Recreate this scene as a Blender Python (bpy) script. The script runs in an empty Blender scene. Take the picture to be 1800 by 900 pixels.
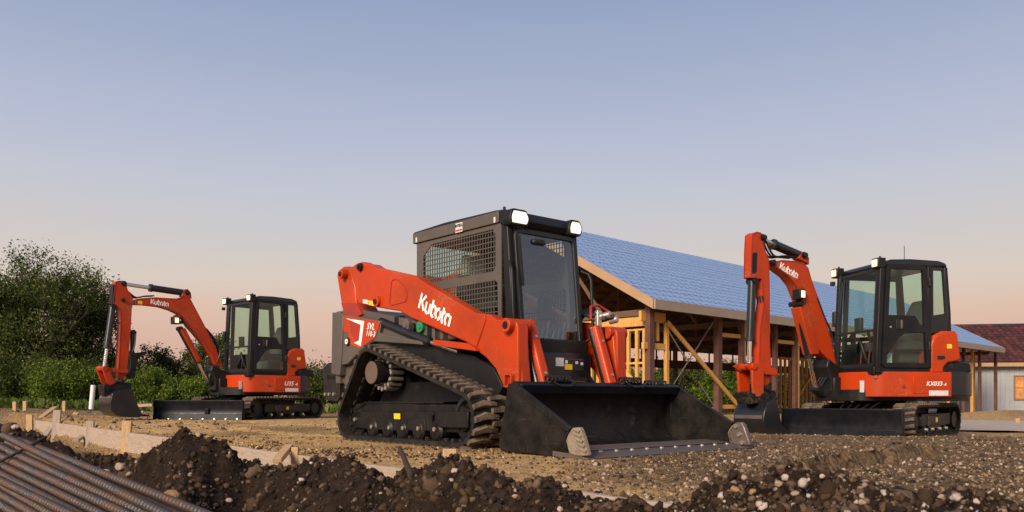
import bpy, bmesh, math, random
import numpy as np
from mathutils import Vector, Matrix, noise
R = math.radians
random.seed(7)
sc = bpy.context.scene
col = sc.collection

# ------------------------------------------------------------------ camera, sky, sun, exposure
F, CX, VH, H = 1456.0, 900.0, 700.0, 0.44      # focal length in px of the 1800x900 photo, principal column, horizon row, eye height
cam_d = bpy.data.cameras.new('camera')
cam = bpy.data.objects.new('camera', cam_d); col.objects.link(cam)
cam_d.sensor_width = 36.0; cam_d.lens = 36.0 * F / 1800.0
cam_d.shift_y = (VH - 450.0) / 1800.0
cam_d.clip_start = 0.05; cam_d.clip_end = 5000
cam.location = (0, 0, H); cam.rotation_euler = (R(90), 0, 0)
cam_d.dof.use_dof = True; cam_d.dof.focus_distance = 9.0; cam_d.dof.aperture_fstop = 8.0
sc.camera = cam

SUN_EL, SUN_AZ = 27.0, 210.0                    # degrees; azimuth clockwise from +Y (the view), so the sun is behind and to the left of the camera
world = bpy.data.worlds.new('World'); sc.world = world; world.use_nodes = True
wn = world.node_tree; wn.nodes.clear()
def WN(t, **k):
    n = wn.nodes.new(t)
    for a, b in k.items(): setattr(n, a, b)
    return n
sky = WN('ShaderNodeTexSky', sky_type='NISHITA'); sky.sun_disc = False
sky.sun_elevation = R(5.0); sky.sun_rotation = R(SUN_AZ); sky.air_density = 1.0; sky.dust_density = 1.5; sky.ozone_density = 3.0
# dusk colours: the clear-sky texture blended with the even evening gradient seen in the photograph (same in every direction)
geo = WN('ShaderNodeTexCoord'); sep = WN('ShaderNodeSeparateXYZ'); wn.links.new(geo.outputs['Generated'], sep.inputs[0])
ramp = WN('ShaderNodeValToRGB'); cr = ramp.color_ramp
def srgb(r, g, b):
    f = lambda c: (c/255/12.92) if c/255 <= .04045 else ((c/255+.055)/1.055)**2.4
    return (f(r), f(g), f(b), 1)
stops = [(0.0, srgb(208,168,152)), (.068, srgb(214,177,160)), (.105, srgb(220,189,170)), (.14, srgb(214,201,190)), (.17, srgb(206,199,196)), (.235, srgb(193,196,206)), (.295, srgb(181,187,207)), (.38, srgb(160,172,198)), (.44, srgb(141,157,189)), (.75, srgb(108,126,166))]
while len(cr.elements) < len(stops): cr.elements.new(.5)
for e, (p, c) in zip(cr.elements, stops): e.position = p; e.color = c
hz = WN('ShaderNodeTexNoise'); hz.inputs['Scale'].default_value = 1.6; hz.inputs['Detail'].default_value = 4; hm = WN('ShaderNodeMapping'); hm.inputs['Scale'].default_value = (1, 1, 9)     # faint high haze
wn.links.new(geo.outputs['Generated'], hm.inputs[0]); wn.links.new(hm.outputs[0], hz.inputs['Vector'])
h1 = WN('ShaderNodeMath', operation='MULTIPLY_ADD'); h1.inputs[1].default_value = .05; wn.links.new(hz.outputs[0], h1.inputs[0]); h2 = WN('ShaderNodeMath', operation='SUBTRACT'); h2.inputs[1].default_value = .025
wn.links.new(sep.outputs['Z'], h1.inputs[2]); wn.links.new(h1.outputs[0], h2.inputs[0]); wn.links.new(h2.outputs[0], ramp.inputs[0])
bg1 = WN('ShaderNodeBackground'); bg1.inputs[1].default_value = 0.05
bg2 = WN('ShaderNodeBackground'); bg2.inputs[1].default_value = 0.84
wn.links.new(sky.outputs[0], bg1.inputs[0]); wn.links.new(ramp.outputs[0], bg2.inputs[0])
mixw = WN('ShaderNodeMixShader'); mixw.inputs[0].default_value = 0.94
wn.links.new(bg1.outputs[0], mixw.inputs[1]); wn.links.new(bg2.outputs[0], mixw.inputs[2])
wo = WN('ShaderNodeOutputWorld'); wn.links.new(mixw.outputs[0], wo.inputs[0])

sun_d = bpy.data.lights.new('sun', 'SUN'); sun_d.energy = 4.0; sun_d.angle = R(24); sun_d.color = (1.0, .86, .68)
sun = bpy.data.objects.new('sun', sun_d); col.objects.link(sun)
_a, _e = R(SUN_AZ), R(SUN_EL)
sdir = Vector((math.sin(_a)*math.cos(_e), math.cos(_a)*math.cos(_e), math.sin(_e)))
sun.rotation_euler = sdir.to_track_quat('Z', 'Y').to_euler()
sc.view_settings.view_transform = 'Standard'; sc.view_settings.look = 'None'
sc.view_settings.exposure = 0.38; sc.view_settings.gamma = 1.0; sc.view_settings.use_curve_mapping = False
sc.render.engine = 'CYCLES'
sc.cycles.max_bounces = 8; sc.cycles.transparent_max_bounces = 24

# ------------------------------------------------------------------ materials
MATS = {}
def mat(name, base, rough=.6, metal=0., specks=None, dirt=None, dirt_amt=.5, dirt_scale=3., grain=0., bump=0., bump_scale=40., coat=0., spec=.5, emit=None, emit_s=0., stretch=None):
    """Principled material: base colour, optional second colour mixed in by noise (dirt, wear), fine relief."""
    m = bpy.data.materials.new(name); m.use_nodes = True; MATS[name] = m
    nt = m.node_tree; p = nt.nodes['Principled BSDF']
    N = nt.nodes.new; L = nt.links.new
    p.inputs['Base Color'].default_value = (*base, 1); p.inputs['Roughness'].default_value = rough
    p.inputs['Metallic'].default_value = metal; p.inputs['Specular IOR Level'].default_value = spec
    p.inputs['Coat Weight'].default_value = coat; p.inputs['Coat Roughness'].default_value = .12
    tc = N('ShaderNodeTexCoord'); src = tc.outputs['Object']
    if stretch:
        mp = N('ShaderNodeMapping'); mp.inputs['Scale'].default_value = stretch; L(src, mp.inputs[0]); src = mp.outputs[0]
    if dirt:
        n = N('ShaderNodeTexNoise'); n.inputs['Scale'].default_value = dirt_scale; n.inputs['Detail'].default_value = 9; n.inputs['Roughness'].default_value = .68
        L(src, n.inputs['Vector'])
        r = N('ShaderNodeMapRange'); r.inputs[1].default_value = .38; r.inputs[2].default_value = .72; r.inputs[3].default_value = 0; r.inputs[4].default_value = dirt_amt
        L(n.outputs[0], r.inputs[0])
        mx = N('ShaderNodeMix'); mx.data_type = 'RGBA'; mx.inputs[6].default_value = (*base, 1); mx.inputs[7].default_value = (*dirt, 1)
        L(r.outputs[0], mx.inputs[0]); L(mx.outputs[2], p.inputs['Base Color'])
        rr = N('ShaderNodeMapRange'); rr.inputs[3].default_value = rough; rr.inputs[4].default_value = min(1, rough+.35); L(r.outputs[0], rr.inputs[0]); L(rr.outputs[0], p.inputs['Roughness'])
    if specks:                                      # dried splashes and dust: broken spots gathered in patches
        na = N('ShaderNodeTexNoise'); na.inputs['Scale'].default_value = 34; na.inputs['Detail'].default_value = 5; na.inputs['Roughness'].default_value = .7; L(src, na.inputs['Vector'])
        nb = N('ShaderNodeTexNoise'); nb.inputs['Scale'].default_value = 1.3; nb.inputs['Detail'].default_value = 3; L(src, nb.inputs['Vector'])
        ad = N('ShaderNodeMath'); ad.operation = 'ADD'; L(na.outputs[0], ad.inputs[0]); L(nb.outputs[0], ad.inputs[1])
        rs = N('ShaderNodeMapRange'); rs.inputs[1].default_value = 1.10; rs.inputs[2].default_value = 1.28; rs.inputs[4].default_value = specks[1]; L(ad.outputs[0], rs.inputs[0])
        ms = N('ShaderNodeMix'); ms.data_type = 'RGBA'; L(rs.outputs[0], ms.inputs[0]); ms.inputs[7].default_value = (*specks[0], 1)
        if p.inputs['Base Color'].links: L(p.inputs['Base Color'].links[0].from_socket, ms.inputs[6])
        else: ms.inputs[6].default_value = (*base, 1)
        L(ms.outputs[2], p.inputs['Base Color'])
    if bump:
        n2 = N('ShaderNodeTexNoise'); n2.inputs['Scale'].default_value = bump_scale; n2.inputs['Detail'].default_value = 6; L(src, n2.inputs['Vector'])
        bp = N('ShaderNodeBump'); bp.inputs['Strength'].default_value = bump; bp.inputs['Distance'].default_value = .02
        L(n2.outputs[0], bp.inputs['Height']); L(bp.outputs[0], p.inputs['Normal'])
    if emit:
        p.inputs['Emission Color'].default_value = (*emit, 1); p.inputs['Emission Strength'].default_value = emit_s
    return m
mat('orange', (.50,.041,.003), .32, specks=((.30,.17,.09), .55), dirt=(.27,.036,.009), dirt_amt=.85, dirt_scale=1.7, coat=.10, bump=.05, bump_scale=14, spec=.22)
mat('orange_dark', (.36,.018,.006), .42, dirt=(.16,.02,.012), dirt_amt=.5, coat=.2)
mat('black_paint', (.006,.006,.007), .38, specks=((.12,.085,.055), .6), dirt=(.034,.027,.021), dirt_amt=.5, dirt_scale=5, coat=.0, spec=.25)
mat('gloss_black', (.007,.008,.011), .30, dirt=(.03,.026,.024), dirt_amt=.35, dirt_scale=3, coat=.15)
mat('blade_face', (.005,.006,.010), .32, dirt=(.018,.016,.016), dirt_amt=.5, dirt_scale=6, spec=.2)
mat('cab_grey', (.078,.064,.054), .5, specks=((.16,.12,.09), .4), dirt=(.125,.10,.08), dirt_amt=.6, dirt_scale=2)
mat('cab_dark', (.008,.008,.009), .42, dirt=(.028,.023,.02), dirt_amt=.4, dirt_scale=4, spec=.3)
mat('steel_worn', (.008,.008,.008), .4, specks=((.11,.08,.055), .6), metal=.0, dirt=(.050,.039,.030), dirt_amt=.55, dirt_scale=9, bump=.15, bump_scale=60, spec=.25)
def bucket_steel():
    m = mat('bucket_steel', (.005,.005,.005), .40, dirt=(.030,.023,.018), dirt_amt=.8, dirt_scale=5, bump=.1, bump_scale=50, spec=.22); nt = m.node_tree; N = nt.nodes.new; L = nt.links.new; p = nt.nodes['Principled BSDF']
    src = p.inputs['Base Color'].links[0].from_socket; tc = N('ShaderNodeTexCoord')
    for sc_, rot, det, lo, hi, c in (((3,3,70), (0,.5,0), 4, .66, .76, (.06,.05,.042,1)), ((34,5,3), (0,-.7,.4), 4, .66, .76, (.055,.045,.038,1)), ((90,90,90), (0,0,0), 2, .72, .82, (.10,.085,.07,1))):   # scrapes two ways, stuck grit
        mp = N('ShaderNodeMapping'); mp.inputs['Scale'].default_value = sc_; mp.inputs['Rotation'].default_value = rot; L(tc.outputs['Object'], mp.inputs[0])
        n = N('ShaderNodeTexNoise'); n.inputs['Scale'].default_value = 1; n.inputs['Detail'].default_value = det; L(mp.outputs[0], n.inputs['Vector'])
        r = N('ShaderNodeMapRange'); r.inputs[1].default_value = lo; r.inputs[2].default_value = hi; L(n.outputs[0], r.inputs[0])
        x = N('ShaderNodeMix'); x.data_type = 'RGBA'; L(r.outputs[0], x.inputs[0]); L(src, x.inputs[6]); x.inputs[7].default_value = c; src = x.outputs[2]
    L(src, p.inputs['Base Color'])
bucket_steel()
mat('edge_steel', (.17,.13,.115), .45, metal=.5, dirt=(.09,.065,.05), dirt_amt=.8, dirt_scale=9, bump=.2)
mat('mud_tan', (.27,.21,.15), .85, dirt=(.10,.075,.05), dirt_amt=.8, dirt_scale=14, bump=.5, bump_scale=50)
mat('rubber', (.010,.009,.009), .7, spec=.2, dirt=(.055,.043,.033), dirt_amt=.7, dirt_scale=9, bump=.2)
mat('lug_rubber', (.022,.018,.016), .8, dirt=(.24,.17,.115), dirt_amt=1.0, dirt_scale=5, bump=.3)
mat('chrome', (.75,.74,.72), .12, metal=1.)
mat('bolt', (.55,.50,.44), .35, metal=.8)
mat('plastic_black', (.012,.012,.012), .55)
mat('hose', (.010,.010,.011), .5)
mat('white_print', (.85,.82,.78), .5)
mat('sticker_white', (.72,.70,.70), .5, dirt=(.30,.28,.28), dirt_amt=.8, dirt_scale=60)
mat('sticker_yellow', (.80,.50,.02), .5)
mat('sticker_black', (.02,.02,.02), .5)
mat('sticker_red', (.45,.04,.04), .5)
mat('green_cap', (.015,.22,.07), .4)
mat('hub_brown', (.13,.085,.065), .7, dirt=(.10,.065,.05), dirt_amt=.7, dirt_scale=16)
mat('seat', (.035,.036,.040), .8, dirt=(.07,.07,.07), dirt_amt=.4)
mat('seat_light', (.42,.46,.45), .8)
mat('lamp_white', (.9,.9,.85), .3, emit=(1,.86,.58), emit_s=.55)
mat('lamp_warm', (.9,.8,.6), .3, emit=(1,.45,.12), emit_s=1.3)
mat('bulb_white', (.9,.9,.85), .3, emit=(1,.95,.80), emit_s=3)
mat('bulb_warm', (.9,.8,.6), .3, emit=(1,.76,.42), emit_s=3.2)
mat('soft_glass_back', (.62,.72,.68), .6)
mat('concrete', (.42,.33,.265), .9, dirt=(.30,.23,.18), dirt_amt=.8, dirt_scale=4, bump=.25)
mat('form_board', (.44,.33,.25), .8, dirt=(.22,.15,.11), dirt_amt=.7, dirt_scale=5, bump=.2, stretch=(1.5,1.5,9))
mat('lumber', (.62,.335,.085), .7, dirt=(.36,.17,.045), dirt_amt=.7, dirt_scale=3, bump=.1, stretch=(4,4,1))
mat('stake_wood', (.50,.31,.15), .75, dirt=(.26,.16,.09), dirt_amt=.7, dirt_scale=9, bump=.2, stretch=(5,5,1))
mat('stake_grey', (.36,.29,.24), .8, dirt=(.20,.14,.10), dirt_amt=.7, dirt_scale=9, bump=.2, stretch=(5,5,1))
mat('steel_post', (.13,.052,.034), .6, dirt=(.06,.025,.02), dirt_amt=.8, dirt_scale=3)
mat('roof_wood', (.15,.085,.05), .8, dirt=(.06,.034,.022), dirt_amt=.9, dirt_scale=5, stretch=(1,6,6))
mat('fascia', (.40,.245,.135), .7, dirt=(.30,.18,.10), dirt_amt=.6, dirt_scale=1.5)
mat('fascia_grey', (.30,.24,.19), .7, dirt=(.23,.18,.14), dirt_amt=.6, dirt_scale=1.5)
mat('wire', (.42,.38,.36), .4, metal=.6)
mat('siding', (.33,.335,.36), .6, dirt=(.25,.25,.265), dirt_amt=.7, dirt_scale=2)
mat('roof_tile', (.085,.022,.018), .65, dirt=(.05,.015,.013), dirt_amt=.9, dirt_scale=1.3)
def tile_mat():
    m = mat('tile_single', (.1,.02,.02), .6); nt = m.node_tree; oi = nt.nodes.new('ShaderNodeObjectInfo'); r = nt.nodes.new('ShaderNodeValToRGB'); r.color_ramp.elements[0].color = (.040,.012,.010,1); r.color_ramp.elements[1].color = (.115,.030,.022,1)
    nt.links.new(oi.outputs['Random'], r.inputs[0]); nt.links.new(r.outputs[0], nt.nodes['Principled BSDF'].inputs['Base Color'])
tile_mat()
mat('tile_bed', (.018,.006,.006), .9)
mat('window_wood', (.22,.11,.05), .6)
mat('window_painted_reflection', (.60,.27,.09), .15, dirt=(.10,.045,.02), dirt_amt=.9, dirt_scale=2.2, emit=(.9,.42,.12), emit_s=.06)  # sunset reflection put into the panes as amber and dark colour with faint glow
mat('rebar', (.075,.073,.076), .40, metal=.45, dirt=(.19,.070,.020), dirt_amt=.75, dirt_scale=4.5, bump=.25, bump_scale=120, stretch=(1,1,1))
mat('bark', (.055,.040,.030), .9, bump=.4)
mat('pvc', (.72,.70,.70), .5)
mat('stick', (.035,.022,.016), .9, bump=.4)

def island_mat(name, ramp, rough=.9, trans=0., bump=0., bump_scale=80.):
    """colour picked per loose piece (stones, clods, leaves)"""
    m = bpy.data.materials.new(name); m.use_nodes = True; MATS[name] = m
    nt = m.node_tree; p = nt.nodes['Principled BSDF']; N = nt.nodes.new; L = nt.links.new
    g = N('ShaderNodeNewGeometry'); r = N('ShaderNodeValToRGB'); r.color_ramp.interpolation = 'LINEAR'
    while len(r.color_ramp.elements) < len(ramp): r.color_ramp.elements.new(.5)
    for e, (q, c) in zip(r.color_ramp.elements, ramp): e.position = q; e.color = (*c, 1)
    L(g.outputs['Random Per Island'], r.inputs[0]); L(r.outputs[0], p.inputs['Base Color'])
    p.inputs['Roughness'].default_value = rough; p.inputs['Specular IOR Level'].default_value = .25
    if bump:
        n2 = N('ShaderNodeTexNoise'); n2.inputs['Scale'].default_value = bump_scale; n2.inputs['Detail'].default_value = 5
        tc = N('ShaderNodeTexCoord'); L(tc.outputs['Object'], n2.inputs['Vector'])
        bp = N('ShaderNodeBump'); bp.inputs['Strength'].default_value = bump; bp.inputs['Distance'].default_value = .01
        L(n2.outputs[0], bp.inputs['Height']); L(bp.outputs[0], p.inputs['Normal'])
    if trans:
        t = N('ShaderNodeBsdfTranslucent'); L(r.outputs[0], t.inputs[0]); mx = N('ShaderNodeMixShader'); mx.inputs[0].default_value = trans
        L(p.outputs[0], mx.inputs[1]); L(t.outputs[0], mx.inputs[2]); L(mx.outputs[0], nt.nodes['Material Output'].inputs[0])
    return m
island_mat('leaf_dark', [(0,(.022,.036,.008)), (.5,(.058,.085,.016)), (.85,(.115,.145,.026)), (1,(.20,.20,.04))], .7, .35)
island_mat('leaf_green', [(0,(.040,.075,.010)), (.5,(.105,.165,.018)), (.85,(.19,.24,.028)), (1,(.27,.28,.045))], .7, .35)
island_mat('leaf_olive', [(0,(.034,.040,.013)), (.5,(.075,.082,.025)), (1,(.15,.13,.045))], .7, .35)
island_mat('grass_blade', [(0,(.05,.09,.012)), (.6,(.11,.16,.025)), (1,(.22,.20,.07))], .8, .3)
island_mat('clod', [(0,(.011,.006,.003)), (.45,(.040,.022,.012)), (.85,(.090,.052,.029)), (1,(.15,.095,.06))], .95, 0, .7, 160)
island_mat('pebble', [(0,(.06,.038,.025)), (.4,(.15,.10,.07)), (.75,(.29,.215,.165)), (1,(.46,.38,.33))], .85, 0, .35, 90)
island_mat('gravel', [(0,(.018,.011,.006)), (.45,(.11,.068,.038)), (.85,(.27,.18,.11)), (1,(.42,.32,.24))], .9)
island_mat('crumb', [(0,(.016,.009,.005)), (.5,(.06,.036,.02)), (.8,(.22,.13,.06)), (1,(.55,.36,.17))], .95)
island_mat('rock', [(0,(.27,.18,.13)), (1,(.36,.26,.20))], .9, 0, .9, 40)
island_mat('rock_pale', [(0,(.36,.27,.22)), (1,(.45,.36,.31))], .9, 0, .9, 45)
island_mat('rock_tan', [(0,(.26,.15,.07)), (1,(.36,.21,.10))], .9, 0, .9, 40)

def glass_mat(name, tint, fr=1.45, base_gloss=.02):
    m = bpy.data.materials.new(name); m.use_nodes = True; MATS[name] = m; nt = m.node_tree; nt.nodes.clear(); N = nt.nodes.new; L = nt.links.new
    o = N('ShaderNodeOutputMaterial'); t = N('ShaderNodeBsdfTransparent'); t.inputs[0].default_value = (*tint, 1)
    g = N('ShaderNodeBsdfGlossy'); g.inputs['Roughness'].default_value = .03; f = N('ShaderNodeLayerWeight'); f.inputs[0].default_value = .5
    w = N('ShaderNodeMath'); w.operation = 'POWER'; w.inputs[1].default_value = 5; L(f.outputs['Facing'], w.inputs[0])
    k = N('ShaderNodeMath'); k.operation = 'MULTIPLY'; k.inputs[1].default_value = (fr-1)*1.6; L(w.outputs[0], k.inputs[0])
    a = N('ShaderNodeMath'); a.operation = 'ADD'; a.inputs[1].default_value = base_gloss; L(k.outputs[0], a.inputs[0])
    mx = N('ShaderNodeMixShader'); L(a.outputs[0], mx.inputs[0]); L(t.outputs[0], mx.inputs[1]); L(g.outputs[0], mx.inputs[2]); L(mx.outputs[0], o.inputs[0])
glass_mat('glass', (.88,.97,.95), 1.5, .17); glass_mat('glass_clear', (.82,.93,.87), 1.22, .05); glass_mat('glass_side', (.95,.98,.96), 1.3, .0)

def ground_mat(name, cols, scale1, scale2, bump, bscale, dist=.03, stones=False):
    m = bpy.data.materials.new(name); m.use_nodes = True; MATS[name] = m
    nt = m.node_tree; p = nt.nodes['Principled BSDF']; N = nt.nodes.new; L = nt.links.new
    p.inputs['Roughness'].default_value = .95; p.inputs['Specular IOR Level'].default_value = .15
    tc = N('ShaderNodeTexCoord'); s = tc.outputs['Object']
    def nz(sc_, det=8, ro=.6):
        n = N('ShaderNodeTexNoise'); n.inputs['Scale'].default_value = sc_; n.inputs['Detail'].default_value = det; n.inputs['Roughness'].default_value = ro; L(s, n.inputs['Vector']); return n
    def mixc(fac, a, b):
        x = N('ShaderNodeMix'); x.data_type = 'RGBA'
        L(fac, x.inputs[0])
        for i, c in ((6, a), (7, b)):
            if isinstance(c, tuple): x.inputs[i].default_value = (*c, 1)
            else: L(c, x.inputs[i])
        return x.outputs[2]
    def rng(o, lo, hi, a=0., b=1.):
        r = N('ShaderNodeMapRange'); r.inputs[1].default_value = lo; r.inputs[2].default_value = hi; r.inputs[3].default_value = a; r.inputs[4].default_value = b; L(o, r.inputs[0]); return r.outputs[0]
    c = mixc(rng(nz(scale2, 10, .7).outputs[0], .35, .65), cols[0], cols[1])
    patch = rng(nz(scale1, 6).outputs[0], .46, .60)
    if len(cols) > 2 and not stones: c = mixc(patch, c, mixc(rng(nz(scale2*1.7, 9, .75).outputs[0], .4, .62), cols[2], cols[3]))
    if stones:
        at = N('ShaderNodeVertexColor'); at.layer_name = 'soil'      # how gravelly / how dark the soil is, laid out over the site
        c2 = mixc(rng(nz(scale2*1.3, 10, .8).outputs[0], .38, .66), cols[2], cols[3])
        c = mixc(at.outputs[0], c, c2)
    v = N('ShaderNodeTexVoronoi'); v.inputs['Scale'].default_value = bscale; L(s, v.inputs['Vector'])
    b1 = N('ShaderNodeBump'); b1.inputs['Strength'].default_value = bump; b1.inputs['Distance'].default_value = dist; L(nz(bscale*.6, 10, .75).outputs[0], b1.inputs['Height'])
    b2 = N('ShaderNodeBump'); b2.inputs['Strength'].default_value = bump*.6; b2.inputs['Distance'].default_value = dist*.5; b2.invert = True
    L(v.outputs['Distance'], b2.inputs['Height']); L(b1.outputs[0], b2.inputs['Normal'])
    L(b2.outputs[0], p.inputs['Normal']); L(c, p.inputs['Base Color'])
ground_mat('site_soil', [(.78,.49,.215), (.43,.25,.105), (.042,.025,.014), (.40,.255,.135)], .35, 9, 1.0, 26, .05, True)
ground_mat('mound_soil', [(.014,.008,.004), (.050,.028,.016), (.024,.013,.008), (.085,.052,.032)], 2.0, 11, 1.0, 34, .05)

def underlay_mat():
    m = bpy.data.materials.new('underlay'); m.use_nodes = True; MATS['underlay'] = m
    nt = m.node_tree; p = nt.nodes['Principled BSDF']; N = nt.nodes.new; L = nt.links.new
    p.inputs['Roughness'].default_value = .55
    uv = N('ShaderNodeUVMap'); sp = N('ShaderNodeSeparateXYZ'); L(uv.outputs[0], sp.inputs[0])
    def mth(op, a, b=None):
        k = N('ShaderNodeMath'); k.operation = op
        for i, q in enumerate((a, b)):
            if q is None: continue
            if isinstance(q, (int, float)): k.inputs[i].default_value = q
            else: L(q, k.inputs[i])
        return k.outputs[0]
    v = mth('DIVIDE', sp.outputs[1], .43); row = mth('FLOOR', v); fv = mth('FRACT', v)
    u = mth('ADD', mth('DIVIDE', sp.outputs[0], .38), mth('MULTIPLY', row, .37)); fu = mth('FRACT', u)
    mark = mth('MULTIPLY', mth('LESS_THAN', fu, .68), mth('LESS_THAN', fv, .52))          # one printed emblem per cell
    slit = mth('GREATER_THAN', mth('ABSOLUTE', mth('SUBTRACT', fv, .26)), .07)            # pale line of lettering through it
    mark = mth('MULTIPLY', mark, mth('ADD', mth('MULTIPLY', slit, .8), .2))
    n = N('ShaderNodeTexNoise'); n.inputs['Scale'].default_value = 9.0; n.inputs['Detail'].default_value = 3; L(uv.outputs[0], n.inputs['Vector'])
    r = N('ShaderNodeMapRange'); r.inputs[1].default_value = .62; r.inputs[2].default_value = .44; r.inputs[3].default_value = .15; L(n.outputs[0], r.inputs[0])
    x = N('ShaderNodeMix'); x.data_type = 'RGBA'; L(mth('MULTIPLY', mark, r.outputs[0]), x.inputs[0]); x.inputs[6].default_value = (.24,.34,.53,1); x.inputs[7].default_value = (.025,.08,.25,1)
    n2 = N('ShaderNodeTexNoise'); n2.inputs['Scale'].default_value = .5; n2.inputs['Detail'].default_value = 4; L(uv.outputs[0], n2.inputs['Vector'])
    b = N('ShaderNodeBump'); b.inputs['Strength'].default_value = .08; b.inputs['Distance'].default_value = .05; L(n2.outputs[0], b.inputs['Height']); L(b.outputs[0], p.inputs['Normal'])
    L(x.outputs[2], p.inputs['Base Color'])
underlay_mat()

# ------------------------------------------------------------------ helpers
def at(u, v, Y):                                 # pixel of the photograph at distance Y -> world point
    return Vector(((u-CX)/F*Y, Y, H+(VH-v)/F*Y))
class Frame:
    """a thing's own axes: a forward, b to its left, z up from its base; turns pixels into points on its planes"""
    def __init__(s, ox, oy, oz, dx, dy):
        n = math.hypot(dx, dy); s.o = (ox, oy, oz); s.d = (dx/n, dy/n); s.l = (-dy/n, dx/n); s.rz = math.atan2(dy, dx)
    def cam(s):
        x, y = -s.o[0], -s.o[1]; return (x*s.d[0]+y*s.d[1], x*s.l[0]+y*s.l[1], H-s.o[2])
    def ray(s, u, v):
        x = (u-CX)/F; return (x*s.d[0]+s.d[1], x*s.l[0]+s.l[1], (VH-v)/F)
    def B(s, u, v, b):
        c = s.cam(); r = s.ray(u, v); t = (b-c[1])/r[1]; return (c[0]+r[0]*t, c[2]+r[2]*t)
    def A(s, u, v, a):
        c = s.cam(); r = s.ray(u, v); t = (a-c[0])/r[0]; return (c[1]+r[1]*t, c[2]+r[2]*t)
    def W(s, a, b, z=0): return Vector((s.o[0]+a*s.d[0]+b*s.l[0], s.o[1]+a*s.d[1]+b*s.l[1], s.o[2]+z))

def offset_poly(P, d):
    """inward (d>0) mitred offset of a polygon"""
    n = len(P); A = sum(P[i][0]*P[(i+1) % n][1]-P[(i+1) % n][0]*P[i][1] for i in range(n)); sg = 1 if A > 0 else -1
    out = []
    for i in range(n):
        p0, p1, p2 = Vector(P[i-1]), Vector(P[i]), Vector(P[(i+1) % n])
        e1 = (p1-p0).normalized(); e2 = (p2-p1).normalized()
        n1 = Vector((-e1.y, e1.x))*sg; n2 = Vector((-e2.y, e2.x))*sg
        m = n1+n2; m = m.normalized() if m.length > 1e-6 else n1
        k = max(.35, m.dot(n1)); out.append(tuple(p1+m*(d/k)))
    return out
def round_poly(P, r, seg=4):
    out = []; n = len(P)
    for i in range(n):
        p0, p1, p2 = Vector(P[i-1]), Vector(P[i]), Vector(P[(i+1) % n])
        d1 = (p0-p1); d2 = (p2-p1); k = min(r, d1.length*.45, d2.length*.45)
        a = p1+d1.normalized()*k; b = p1+d2.normalized()*k
        for j in range(seg+1):
            t = j/seg; out.append(tuple(a*(1-t)**2+p1*2*t*(1-t)+b*t*t))
    return out

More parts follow.
